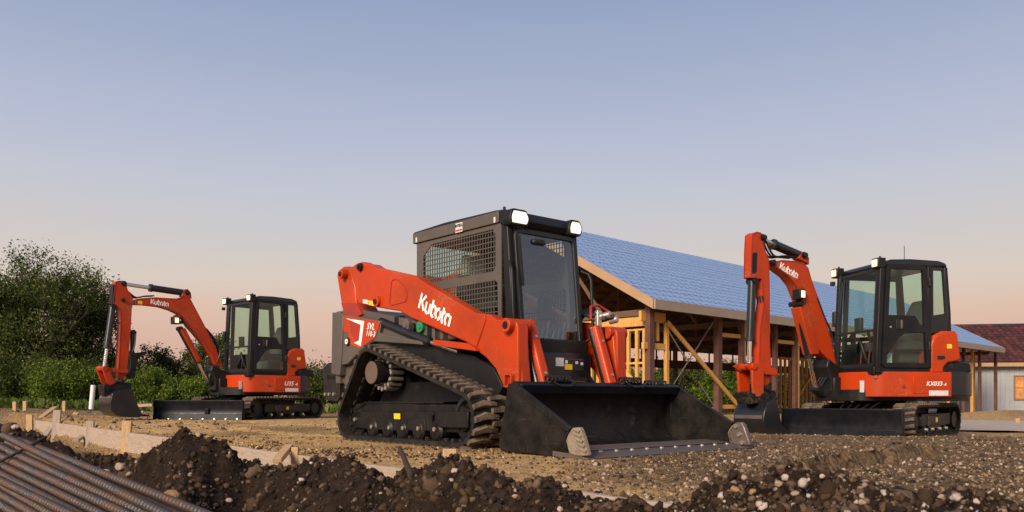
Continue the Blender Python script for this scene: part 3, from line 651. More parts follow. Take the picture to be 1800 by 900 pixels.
# ------------------------------------------------------------------ pale building with a tiled roof behind the barn
HB = Frame(31.2, 57.0, -.75, .985, -.17)          # wall origin; a runs to the right along the wall, b away from it
house = tag(empty('tiled_house', HB.o, HB.rz), 'low pale metal sided house with a dark red tiled roof behind the barn', 'house')
HL, HH = 22.0, 3.62
MB().box(0, HL, 0, 10.5, -.4, HH).build('wall', 'siding', house)
rib = MB().box(-.035, .035, -.028, .004, -.38, HH-.02).mesh('siding_rib', 0)
for i in range(60): o = link('siding_rib', rib, 'siding', house); o.location = (.15+.3*i, 0, 0)
MB().box(-.5, HL+.5, -.62, -.56, HH-.28, HH-.02).build('gutter_fascia', 'fascia', house)
MB().box(-.5, HL+.5, -.56, .0, HH-.1, HH-.04).build('soffit', 'fascia_grey', house)
for wa in (3.05, 6.4):
    w = MB().ring([(wa,1.05),(wa+2.5,1.05),(wa+2.5,2.75),(wa,2.75)], [(wa+.09,1.14),(wa+2.41,1.14),(wa+2.41,2.66),(wa+.09,2.66)], 'b', -.07, .02).build('window', 'window_wood', house)
    for i in range(4):
        for j in range(2):
            x0 = wa+.11+.577*i; z0 = 1.16+.755*j
            MB().box(x0, x0+.55, -.03, -.015, z0, z0+.73).build('pane', 'window_painted_reflection', w)
    for i in range(1, 4): MB().box(wa+.075+.577*i, wa+.125+.577*i, -.05, -.01, 1.14, 2.66).build('glazing_bar', 'window_wood', w)
    MB().box(wa+.09, wa+2.41, -.05, -.01, 1.885, 1.92).build('glazing_bar', 'window_wood', w)
TS = (6.75-HH)/6.0
rf = MB().add([(-.6,-.62,HH-.02),(HL+.6,-.62,HH-.02),(HL+.6,5.4,HH-.02+6.0*TS),(-.6,5.4,HH-.02+6.0*TS),(HL+.6,11.4,HH-.1),(-.6,11.4,HH-.1)], [(0,1,2,3),(3,2,4,5)]).build('roof', 'tile_bed', house, smooth=0)
# barrel tiles: each a short half pipe, overlapping the course below
tl, tw = .46, .42; vs = []; n_ = 7
for r_, y0, z0 in ((1.0, -.03, .045), (.86, tl+.06, .0)):
    for k in range(n_):
        an = math.pi*k/(n_-1); vs.append((-math.cos(an)*tw*.5*r_, y0, z0+math.sin(an)*.11*r_))
tb = MB().add(vs, [(k, k+1, n_+k+1, n_+k) for k in range(n_-1)]+[tuple(range(n_))]).mesh('roof_tile', 50)
ang_t = math.atan(TS); nrow = 14
cnt = 0; rest_v = []; tb2 = None
for j in range(nrow-1, -1, -1):
    s_ = -.62+j*tl*math.cos(ang_t); zz = HH+.0+(s_+.62)*TS
    for i in range(20):
        xx = -.45+i*tw+(.02*((j*7+i*3) % 3-1))
        o = link('roof_tile', tb, 'tile_single', rf); o.location = (xx, s_, zz); o.rotation_euler = (ang_t, 0, 0); cnt += 1
mb = MB()
for j in range(nrow):
    s_ = -.62+j*tl*math.cos(ang_t); zz = HH+(s_+.62)*TS
    for i in range(20, 54):
        xx = -.45+i*tw; M = Matrix.Translation((xx, s_, zz)) @ Matrix.Rotation(ang_t, 4, 'X')
        mb.add([M @ v.co for v in tb.vertices], [tuple(p.vertices) for p in tb.polygons])
mb.build('tile_field', 'roof_tile', rf)['kind'] = 'stuff'

# concrete by the barn and along the far edge of the site
pad = []
for i in range(25):
    for j in range(9):
        a = 8.6+12*i/24; d = 14.3+8*j/8; pad.append((a*(.8+.25*(d-14)/8), d, lay(a, d)+.075+.006*math.sin(i*2.1+j)))
MB().add(pad, [(i*9+j, (i+1)*9+j, (i+1)*9+j+1, i*9+j+1) for i in range(24) for j in range(8)]).build('concrete_pad', 'concrete')
struct(bpy.data.objects['concrete_pad'])
kerb = MB()
for i in range(8): 
    x0 = -20+1.45*i; kerb.box(x0, x0+1.43, 24.0, 24.35, lay(x0, 24)-.15, lay(x0+.7, 24)+.13)
struct(kerb.build('kerb', 'concrete', None, .015))

# ------------------------------------------------------------------ trees and shrubs
def leaf_mesh(name, C, sizes, m, parent, seed, droop=.3):
    """many small pointed leaves: four-cornered blades, random turn, one mesh"""
    g = np.random.default_rng(seed); n = len(C); C = np.asarray(C)
    d = g.normal(size=(n, 3)); d[:, 2] -= droop; d /= np.linalg.norm(d, axis=1)[:, None]
    s = np.cross(d, g.normal(size=(n, 3))); s /= np.linalg.norm(s, axis=1)[:, None]
    L_ = np.asarray(sizes)[:, None]*g.uniform(.45, 1.45, (n, 1)); W_ = L_*g.uniform(.32, .5, (n, 1))
    nrm = np.cross(d, s)*L_*.15
    A = np.stack([C, C+d*L_*.5+s*W_*.5+nrm, C+d*L_, C+d*L_*.5-s*W_*.5+nrm], 1).reshape(-1, 3)
    me = bpy.data.meshes.new(name); me.vertices.add(n*4); me.vertices.foreach_set('co', A.ravel())
    me.loops.add(n*4); me.loops.foreach_set('vertex_index', np.arange(n*4, dtype=np.int32)); me.polygons.add(n)
    me.polygons.foreach_set('loop_start', np.arange(0, n*4, 4, dtype=np.int32)); me.polygons.foreach_set('loop_total', np.full(n, 4, np.int32)); me.update(calc_edges=True)
    return link(name, me, m, parent)
def tree(name, label, cat, x, y, h, spread, m, nleaf, lsize, seed, stems=1, low=.0, group=None, depth=5, bare=0., lean=.45):
    """stems fork upward and outward; leaves gather in clumps round the twigs"""
    r = random.Random(seed); z0 = lay(x, y)-.1
    t = tag(empty(name, (x, y, z0)), label, cat, group)
    wood = MB(); tips = []
    def grow(p, d, ln, rad, k):
        pts = [p]; q = p; dd = d
        for i in range(3):
            dd = (dd+Vector((r.gauss(0,.13), r.gauss(0,.13), r.gauss(.06,.08)))).normalized(); q = q+dd*ln/3; pts.append(q)
        wood.tube(pts, [rad, rad*.85, rad*.72, rad*.6], 5 if k > 2 else 3)
        if k <= 1:
            for q_ in pts[1:]: tips.append(q_)
        if k == 0: return
        for i in range(r.choice((2, 3)) if k > 1 else r.choice((2, 3, 4))):
            sp = r.uniform(.35, 1.0)*lean*2; az = r.uniform(0, 2*math.pi); s = Vector((math.cos(az), math.sin(az), r.uniform(-.25, .5)))
            grow(pts[r.choice((2, 3, 3))] if i else q, (dd+s*sp).normalized(), ln*r.uniform(.62, .86), rad*.58, k-1)
    for i in range(stems):
        az = 2*math.pi*i/stems+r.uniform(-.4, .4); out = spread*.25 if stems > 1 else 0
        base = Vector((math.cos(az)*out*.4, math.sin(az)*out*.4, 0)); d = Vector((math.cos(az)*.5*(stems > 1), math.sin(az)*.5*(stems > 1), 1.0)).normalized()
        grow(base, d, h*r.uniform(.26, .34), h*.018+.02, depth)
    mx = max(q.z for q in tips); hx = sorted(max(abs(q.x), abs(q.y)) for q in tips)[int(len(tips)*.96)]
    fz = h/mx; fx = spread/hx
    wood.v = [(v[0]*fx, v[1]*fx, v[2]*fz) for v in wood.v]
    wood.build('trunk', 'bark', t, smooth=60)
    T = [Vector((q.x*fx, q.y*fx, q.z*fz)) for q in tips if max(abs(q.x), abs(q.y)) < hx*1.05]
    C, S = [], []
    wts = []
    for q in T:
        k = 1.0
        if bare: k = 1.0-bare*sstep(.45, .95, q.z/h)
        wts.append(max(.05, k)*(1+low*(1-q.z/h)*2))
    cum = np.cumsum(wts); cum /= cum[-1]; gg = np.random.default_rng(seed)
    idx = np.searchsorted(cum, gg.random(nleaf))
    sg = h*.026+.05
    off = np.clip(gg.normal(size=(nleaf, 3)), -1.5, 1.5)*sg*gg.uniform(.2, 1.2, (nleaf, 1))
    C = np.array([T[i][:] for i in idx])+off
    if low:
        k = 0; fill = gg.normal(size=(k, 3))*np.array([spread*.5, spread*.45, h*.16])+np.array([0, 0, h*.27]); C[:k] = fill
    if low:                                        # dense clumps through the lower crown
        nc = 70; cc = gg.normal(size=(nc, 3)); cc /= np.linalg.norm(cc, axis=1)[:, None]; cc *= gg.random((nc, 1))**.45
        cc = cc*np.array([spread*.95, spread*.8, h*.34])+np.array([0, 0, h*.38])
        k = int(nleaf*low); C[:k] = cc[gg.integers(0, nc, k)]+np.clip(gg.normal(size=(k, 3)), -1.7, 1.7)*np.array([1, 1, .75])*(spread*.13+.08)
    C[:, 2] = np.maximum(C[:, 2], .05)
    leaf_mesh('crown', C, np.full(nleaf, lsize), m, t, seed)
    return t
def shrub(name, label, cat, x, y, h, w, m, n, ls, seed, group=None):
    g = np.random.default_rng(seed); r = random.Random(seed)
    t = tag(empty(name, (x, y, lay(x, y)-.08)), label, cat, group)
    mb = MB(); C = []
    k = 26
    for i in range(k):
        az = r.uniform(0, 6.283); rr = w*math.sqrt(r.random())*.9; hh = h*r.uniform(.55, 1.0)*(1-.45*(rr/w)**2)
        tip = Vector((math.cos(az)*rr, math.sin(az)*rr, hh)); b = tip*.15; b.z = 0
        mid = (b+tip)/2+Vector((r.gauss(0,.06), r.gauss(0,.06), .1*h)); mb.tube([b, mid, tip], [.022, .015, .006], 4)
        for j in range(int(n/k)):
            f = g.random()**.6; p = b.lerp(tip, f)+Vector(g.normal(size=3)*h*.11*(1.2-.5*f)); C.append((p.x, p.y, max(.03, p.z)))
    mb.build('stem', 'bark', t, smooth=60); leaf_mesh('foliage', C, np.full(len(C), ls), m, t, seed, droop=-.2)
    return t
def gx(u, y): return (u-CX)/F*y
tree('broadleaf_tree', 'tall wide broadleaf tree with a thin twiggy top and dense lower crown', 'tree', gx(35, 29), 29, 5.7, 3.1, 'leaf_dark', 64000, .105, 5, stems=5, low=.55, depth=6, bare=.62, group=None)
tree('broadleaf_tree', 'sparse broadleaf tree leaning out beside the tall wide tree', 'tree', gx(140, 31), 31, 5.0, 1.6, 'leaf_olive', 20000, .11, 9, stems=3, low=.45, depth=5, bare=.6)
tree('broadleaf_tree', 'dark broadleaf tree behind the tall wide twiggy tree', 'tree', gx(-60, 34), 34, 6.2, 3.0, 'leaf_dark', 22000, .14, 12, stems=3, low=.3, depth=5, bare=.4)
tree('small_tree', 'small dark tree rising behind the lower boom of the excavator with the angled blade', 'tree', gx(372, 30), 30, 2.75, 1.0, 'leaf_dark', 7000, .10, 14, stems=3, low=.2, depth=4, bare=.3)
tree('small_tree', 'small rounded tree behind the grab thumb, left of the bright green shrubs', 'tree', gx(245, 33), 33, 2.6, 1.3, 'leaf_dark', 8000, .10, 15, stems=3, low=.3, depth=4, bare=.2)
tree('small_tree', 'low dark tree behind the bright green shrubs', 'tree', gx(312, 35), 35, 2.5, 1.5, 'leaf_olive', 9000, .10, 16, stems=3, low=.4, depth=4, bare=.1)
SH = [(30, 26, 1.9, 1.5, 'leaf_dark', 'dark shrub at the foot of the tall wide tree'), (105, 25.5, 1.7, 1.3, 'leaf_green', 'mid green shrub before the tall wide tree, behind the kerb'), (165, 26.5, 1.75, 1.1, 'leaf_dark', 'dark shrub beside the white pipe marker'), (-40, 26, 2.2, 1.5, 'leaf_dark', 'dark shrub at the outer edge of the kerb'),
      (258, 25.5, 1.40, .9, 'leaf_green', 'bright green shrub behind the black bucket and thumb'), (310, 25.5, 1.05, .75, 'leaf_green', 'bright green shrub behind the dozer blade, under the red boom'), (350, 26, 1.25, .7, 'leaf_green', 'green shrub just below the bent red boom'), (212, 27, 1.6, .9, 'leaf_olive', 'olive shrub behind the upright red dipper arm'),
      (560, 26, 1.75, .9, 'leaf_dark', 'dark shrub between the excavator counterweight and the loader bumper'), (605, 27, 1.7, 1.0, 'leaf_olive', 'olive shrub hidden mostly behind the loader tail')]
for i, (u, y, h, w, m, lb) in enumerate(SH): shrub('shrub', lb, 'shrub', gx(u, y), y, h, w, m, 13000, .085, 40+i, 'shrubs along the edge of the site')
for i, (u, yy, h) in enumerate([(1100, 62, 3.4), (1185, 64, 3.9), (1255, 63, 3.6), (1320, 66, 4.2), (1050, 62, 3.8), (1400, 68, 3.9)]):
    p = Vector((gx(u, yy), yy, 0)); lb = ['bushy tree beyond the barn gable studs', 'bushy tree seen through the bracing rods of the barn', 'bushy tree seen past the long diagonal brace', 'bushy tree behind the barn seen beside the rusty middle posts', 'bushy tree behind the barn and the loader arm', 'bushy tree far behind the inner stud wall'][i]
    tree('bushy_tree', lb, 'tree', p.x, p.y, h, 2.4, 'leaf_olive' if i % 2 else 'leaf_green', 30000, .17, 60+i, stems=3, low=.85, depth=4, group='trees behind the barn')
# far wood that reads as one mass
g = np.random.default_rng(90); C = []
for i in range(150):
    u = -700+i*17+g.normal()*8; Y = 75+g.uniform(0, 25); x = gx(u, Y); hh = g.uniform(2.6, 4.4); 
    c = g.normal(size=(700, 3))*np.array([1.6, 1.3, hh*.26])+np.array([x, Y, lay(x, Y)+hh*.5]); C.append(c)
C = np.concatenate(C); C[:, 2] = np.maximum(C[:, 2], .2)
tag(leaf_mesh('far_wood', C, np.full(len(C), .34), 'leaf_dark', None, 91), 'far dark line of trees along the horizon', 'wood', kind='stuff')
# rough grass at the edge of the cleared ground
g = np.random.default_rng(92); C = []
for i in range(7000):
    y = g.uniform(22.5, 27); u = g.uniform(-100, 700); x = gx(u, y); C.append((x, y, lay(x, y)+.01))
C = np.array(C); me = leaf_mesh('rough_grass', C, np.full(len(C), .22), 'grass_blade', None, 93, droop=-2.0); tag(me, 'rough green grass along the edge of the cleared ground', 'grass', kind='stuff')

# ------------------------------------------------------------------ rubber tracks, shared by the three machines
def resample(path, n):
    P = [Vector(p) for p in path]; L_ = [0]
    for i in range(len(P)): L_.append(L_[-1]+(P[(i+1) % len(P)]-P[i]).length)
    T = L_[-1]; out = []
    for k in range(n):
        s = T*k/n; i = max(j for j in range(len(P)) if L_[j] <= s+1e-9); f = (s-L_[i])/max(1e-9, L_[i+1]-L_[i]); out.append(P[i].lerp(P[(i+1) % len(P)], f))
    return out, T
def hull_path(wheels, n=14):
    """taut belt round wheels (centre a, centre z, radius), given in order round the belt, counter-clockwise"""
    pts = []
    for c in wheels:
        for k in range(72): pts.append((c[0]+c[2]*math.cos(k*math.pi/36), c[1]+c[2]*math.sin(k*math.pi/36)))
    pts = sorted(set((round(x, 5), round(y, 5)) for x, y in pts)); lo = []; hi = []
    cr_ = lambda o, a, b: (a[0]-o[0])*(b[1]-o[1])-(a[1]-o[1])*(b[0]-o[0])
    for p in pts:
        while len(lo) > 1 and cr_(lo[-2], lo[-1], p) <= 0: lo.pop()
        lo.append(p)
    for p in reversed(pts):
        while len(hi) > 1 and cr_(hi[-2], hi[-1], p) <= 0: hi.pop()
        hi.append(p)
    return lo[:-1]+hi[:-1]
def track(parent, wheels, b0, b1, thick, lug_h, pitch, chevron, name='track', outer=1):
    """belt as the part, each tread bar a sub-part; wheels give the belt's outer face"""
    path = hull_path(wheels); N_ = 150; P, T = resample(path, N_); Q = []
    for i in range(N_):
        d = (P[(i+1) % N_]-P[i-1]).normalized(); nrm = Vector((d.y, -d.x)); Q.append((P[i], d, nrm))
    mb = MB(); loops = []
    for p, d, nr in Q:
        a = p-nr*thick; loops.append([(p.x, b0, p.y), (p.x, b1, p.y), (a.x, b1, a.y), (a.x, b0, a.y)])
    loops.append(loops[0]); mb.loft(loops, True, False)
    # inner drive blocks
    nb = int(T/.10)
    for k in range(nb):
        p, d, nr = Q[int(k*N_/nb)]; c = p-nr*(thick+.012); bm_ = (b0+b1)/2
        for bb in (bm_-.085, bm_+.085):
            mb.beam((c.x-d.x*.025, bb, c.y-d.y*.025), (c.x+d.x*.025, bb, c.y+d.y*.025), .03, .03, (nr.x, 0, nr.y))
    tr = mb.build(name, 'rubber', parent, smooth=50)
    n_l = max(8, int(T/pitch)); W_ = b1-b0; hb = W_/2
    # lug shape: stepped bar with tapered flanks, its base on the belt
    def lug(kind):
        m = MB(); w = pitch*.30
        if kind == 'bar':
            for y0, y1, s0, s1 in ((-hb, -.02*W_, -.25*pitch, .12*pitch), (-.02*W_, hb, .12*pitch, .42*pitch)):
                B_ = [(s0-w, y0, -.004), (s0+w, y0, -.004), (s1+w, y1, -.004), (s1-w, y1, -.004)]; t_ = .62
                T_ = [(s0-w*t_, y0+.006, lug_h), (s0+w*t_, y0+.006, lug_h), (s1+w*t_, y1-.0, lug_h), (s1-w*t_, y1-.0, lug_h)]
                m.add(B_+T_, [(0,3,2,1),(4,5,6,7),(0,1,5,4),(1,2,6,5),(2,3,7,6),(3,0,4,7)])
        else:
            sg = 1 if kind == 'near' else -1
            Y = [sg*hb, sg*hb*.45, -sg*hb*.12]; S_ = [-.10*pitch, .22*pitch, .10*pitch]; ww = [w*.9, w*1.15, w*.9]
            for i in range(2):
                B_ = [(S_[i]-ww[i], Y[i], -.004), (S_[i]+ww[i], Y[i], -.004), (S_[i+1]+ww[i+1], Y[i+1], -.004), (S_[i+1]-ww[i+1], Y[i+1], -.004)]
                T_ = [(S_[i]-ww[i]*.7, Y[i], lug_h), (S_[i]+ww[i]*.7, Y[i], lug_h), (S_[i+1]+ww[i+1]*.7, Y[i+1], lug_h), (S_[i+1]-ww[i+1]*.7, Y[i+1], lug_h)]
                m.add(B_+T_, [(0,3,2,1),(4,5,6,7),(0,1,5,4),(1,2,6,5),(2,3,7,6),(3,0,4,7)])
        return m.mesh('tread_lug', 0)
    kinds = ('near', 'far') if chevron else ('bar',)
    meshes = {k: lug(k) for k in kinds}
    P2, _ = resample(path, n_l*4)
    for k in range(n_l):
        for j, kd in enumerate(kinds):
            i = (k*4+2*j) % (n_l*4); p = P2[i]; d = (P2[(i+1) % (n_l*4)]-P2[i-1]).normalized(); nr = Vector((d.y, -d.x))
            o = link('tread_lug', meshes[kd], 'lug_rubber', tr)
            o.matrix_local = basis_of((d.x, 0, d.y), (0, 1, 0), (nr.x, 0, nr.y), (p.x, (b0+b1)/2, p.y))
    return tr
def bolt(parent, p, axis, r=.014, h=.016, name='bolt', m='bolt'):
    q = Vector(p)+Vector(axis)*h; return MB().tube([p, q], r, 8).build(name, m, parent, smooth=30)

# ------------------------------------------------------------------ compact track loader
LF = Frame(.303, 7.786, 0, .651, -.759)
loader = tag(empty('track_loader', LF.o, LF.rz), 'large orange compact track loader with barred cab and wide black bucket lowered to the ground', 'loader')
BC = -.06                                          # centre line of the machine
mir = lambda b: 2*BC-b
def pxB(pts, b): return [LF.B(u, v, b) for u, v in pts]
def c1(l): return [(560+x/3.75, 340+y/3.75) for x, y in l]
def c2(l): return [(560+x/3.215, 540+y/3.215) for x, y in l]
def c4(l): return [(860+x/3.333, 560+y/3.333) for x, y in l]
# undercarriage: one track each side, belt as outer faces of rear idler, front idler, sprocket
WH = [(-1.985,.225,.205), (-.08,.262,.250), (-1.60,.735,.215)]
for sg in (1, -1):
    s = (lambda b: b) if sg == 1 else mir
    b0, b1 = sorted((s(-.97), s(-.52)))
    track(loader, WH, b0, b1, .035, .034, .105, True)
    y = lambda b: s(b)
    # carrier frame
    tf = MB().prism([(-1.95,.335),(-1.80,.40),(-1.1,.405),(-.9,.385),(-.22,.385),(-.05,.33),(-.05,.18),(-.22,.125),(-1.1,.13),(-1.95,.135)], 'b', *sorted((y(-.83), y(-.60)))).build('track_frame', 'black_paint', loader, .012)
    P = pxB(c2([(195,592),(240,588),(640,590),(652,602),(640,622),(640,700),(460,700),(200,684)]), -.86)
    MB().prism(P, 'b', *sorted((y(-.86), y(-.828)))).build('side_plate', 'black_paint', tf, .008)
    P = pxB(c2([(655,588),(845,590),(842,684),(655,680)]), -.875)
    MB().prism(P, 'b', *sorted((y(-.875), y(-.828)))).build('side_plate', 'black_paint', tf, .008)
    P = pxB(c2([(468,632),(592,632),(600,645),(606,698),(462,692)]), -.868); MB().prism(P, 'b', *sorted((y(-.868), y(-.859)))).build('guard_plate', 'black_paint', tf, .004)
    P = pxB(c2([(198,580),(260,533),(705,533),(700,545),(262,546),(215,586)]), -.84); MB().prism(P, 'b', *sorted((y(-.84), y(-.62)))).build('top_rail', 'black_paint', tf, .006)
    if sg == 1:
        P = pxB(c2([(427,600),(461,601),(461,633),(427,631)]), -.863); MB().prism(P, 'b', -.866, -.855).build('warning_sticker', 'sticker_yellow', tf)
    for cx_, cy_ in ((303,675),(402,680),(480,682),(566,685),(658,690),(208,634)):
        a, z = LF.B(*c2([(cx_, cy_)])[0], -.87); bolt(tf, (a, y(-.856), z), (0, -sg, 0), .021, .03)
    for a in (-1.66, -1.37, -1.11, -.83, -.54):
        MB().lathe([(0,-.13),(.075,-.13),(.10,-.11),(.10,-.03),(.06,-.02),(.06,.02),(.10,.03),(.10,.11),(.075,.13),(0,.13)], (a, y(-.745), .135), 'b', 22).build('roller', 'black_paint', tf)
    wh = MB().lathe([(0,-.10),(.06,-.10),(.07,-.06),(.15,-.05),(.165,-.10),(.205,-.09),(.205,.09),(.165,.10),(.15,.05),(0,.05)], (WH[1][0], y(-.745), WH[1][1]), 'b', 30).build('front_idler', 'steel_worn', loader)
    MB().lathe([(0,-.09),(.06,-.09),(.16,-.08),(.165,.08),(.06,.09),(0,.09)], (WH[0][0], y(-.745), WH[0][1]), 'b', 26).build('rear_idler', 'steel_worn', loader)
    # drive sprocket with ring of pins, motor hub cap
    sp = MB(); c = (-1.56, .70); HB_ = LF.B(653, 655, -.86)
    sp.lathe([(.10,-.03),(.155,-.03),(.165,-.01),(.165,.03),(.10,.03)], (c[0], y(-.74), c[1]), 'b', 30)
    spo = sp.build('drive_sprocket', 'steel_worn', loader)
    for k in range(16):
        an = k*math.pi/8; p = (c[0]+.168*math.cos(an), y(-.81), c[1]+.168*math.sin(an))
        MB().cyl(p, (p[0], y(-.66), p[2]), .02, 10).build('sprocket_pin', 'bolt', spo)
    for k in range(8):
        an = k*math.pi/4+.2; bolt(spo, (c[0]+.125*math.cos(an), y(-.77), c[1]+.125*math.sin(an)), (0, -sg, 0), .013, .02)
    MB().lathe([(0,0),(.115,0),(.122,.012),(.122,.16),(0,.16)], (HB_[0], y(-.86) if sg == 1 else y(-.70), HB_[1]), 'b', 30).build('motor_hub', 'black_paint', loader); MB().lathe([(0,-.006),(.112,-.006),(.118,.001),(0,.001)], (HB_[0], y(-.862) if sg == 1 else y(-.862)+.17, HB_[1]), 'b', 30).build('hub_cap', 'hub_brown', loader)
    MB().box(-1.72, -.2, *sorted((y(-.60), y(-.45))), .16, .60).build('chassis_rail', 'black_paint', loader)
# chassis and engine body
MB().box(-2.35, .25, BC-.40, BC+.40, .22, .98).build('chassis', 'black_paint', loader, .02)
hood = MB().prism([(-2.62,.62),(-2.50,.55),(-1.75,.60),(-1.65,.99),(-.5,.99),(-.5,1.12),(-1.35,1.25),(-1.62,1.30),(-2.30,1.42),(-2.62,1.44)], 'b', BC-.62, BC+.62).build('engine_hood', 'cab_grey', loader, .02)
MB().box(-2.70, -2.60, BC-.66, BC+.66, .60, 1.42).build('rear_door', 'cab_grey', loader, .02)
for sg, s in ((1, lambda b: b), (-1, mir)):
    y = s
    P = pxB([(584,549),(603,551),(600,620),(597,660),(582,657)], -.76); MB().prism(P, 'b', *sorted((y(-.76), y(-.60)))).build('rear_guard', 'cab_grey', loader, .008)
    P = pxB([(600,551),(671,564),(666,586),(740,600),(742,606),(655,600),(634,616),(610,640),(598,642)], -.745); MB().prism(P, 'b', *sorted((y(-.745), y(-.60)))).build('side_cover', 'cab_grey', loader, .008)
    P = pxB(c2([(370,85),(600,178),(600,190),(372,168),(360,150)]), -.70); MB().prism(P, 'b', *sorted((y(-.70), y(-.55)))).build('side_cover', 'cab_grey', loader, .006)
    P = pxB([(658,590),(690,593),(760,606),(835,626),(868,648),(884,680),(872,700),(820,668),(740,628),(668,604)], -.66); MB().prism(P, 'b', *sorted((y(-.66), y(-.42)))).build('fender', 'cab_dark', loader, .006)
    P = pxB(c2([(645,183),(840,205),(880,232),(885,248),(645,215)]), -.80); MB().prism(P, 'b', *sorted((y(-.80), y(-.66)))).build('side_rail', 'orange', loader, .006)
    # tow plate at the tail
    P = pxB([(566,650),(576,638),(589,636),(597,649),(597,700),(593,706),(570,703)], -.70); tp = MB().prism(P, 'b', *sorted((y(-.70), y(-.64)))).build('tow_plate', 'steel_worn', loader, .006)
    P = pxB([(578,640),(587,640),(587,646),(577,646)], -.704); MB().prism(P, 'b', *sorted((y(-.703), y(-.69)))).build('lifting_slot', 'plastic_black', tp)
    for u in (573, 580, 588):
        a, z = LF.B(u, 693, -.7); bolt(tp, (a, y(-.70), z), (0, -sg, 0), .02, .02)
    if sg == 1:
        a, z = LF.B(582, 663, -.70); put_text(wordmark(.05, .008), 'embossed_lettering', 'steel_worn', tp, (a, -.7025, z), (1, 0, 0), (0, 0, 1))
    MB().box(-2.95, -2.3, *sorted((y(-.66), y(-.45))), .45, .62).build('bumper_bracket', 'black_paint', loader, .01)
# model plate on the engine cover
def decal(pts, m, name, parent, b=-.748, bb=-.744): return MB().prism(pxB(pts, b), 'b', b, bb).build(name, m, parent)
z5 = lambda l: [(555+x/5, 530+y/5) for x, y in l]
md = decal(z5([(232,118),(568,178),(520,320),(388,412),(300,375),(285,275),(245,270)]), 'orange', 'model_decal', loader, -.752, -.744)
decal(z5([(265,148),(425,172),(395,392),(335,362),(378,345),(395,205)]), 'white_print', 'white_stripe', md, -.7545, -.7515)
decal(z5([(290,160),(392,212),(375,335),(345,345),(305,270)]), 'orange_dark', 'dark_panel', md, -.7545, -.7515)  # darker orange field of the decal
for body, (cx_, cy_), sz in (('SVL', (482,222), .098), ('110-3', (480,285), .080)):
    a, z = LF.B(*z5([(cx_, cy_)])[0], -.755); put_text(text_mesh(body, sz, .0012, .25, 1.02), 'model_lettering', 'white_print', md, (a, -.755, z), (1, 0, -.12), (0, 0, 1), 1.0)
a, z = LF.B(*z5([(278,352)])[0], -.76); MB().lathe([(.012,0),(.03,0),(.03,.012),(.012,.012)], (a, -.775, z), 'b', 16).build('latch', 'white_print', loader); MB().lathe([(0,0),(.045,0),(.045,.02),(0,.02)], (a, -.77, z), 'b', 16).build('latch_seat', 'plastic_black', loader)
# hydraulic fittings under the arm
for u, v, r_, m in ((713, 571, .06, 'hub_brown'), (737, 574, .055, 'green_cap'), (722, 576, .05, 'plastic_black')):
    a, z = LF.B(u, v, -.72); MB().lathe([(0,0),(r_*.45,0),(r_*.5,.01),(r_,.012),(r_,.12),(0,.12)], (a, -.73, z), 'b', 20).build('hydraulic_cap', m, loader)
for u, v in ((758, 580), (772, 585), (786, 590), (700, 566)):
    a, z = LF.B(u, v, -.66); MB().box(a-.05, a+.05, -.68, -.6, z-.10, z+.06).build('valve_block', 'cab_dark', loader, .01)
MB().cyl((-1.75, -.70, 1.24), (-.85, -.70, .98), .045, 14).build('lift_cylinder', 'gloss_black', loader); MB().cyl((-.85, -.70, .98), (-.40, -.70, .87), .026, 12).build('cylinder_rod', 'chrome', loader)
MB().cyl((-1.75, mir(-.70), 1.24), (-.40, mir(-.70), .87), .045, 14).build('lift_cylinder', 'gloss_black', loader)
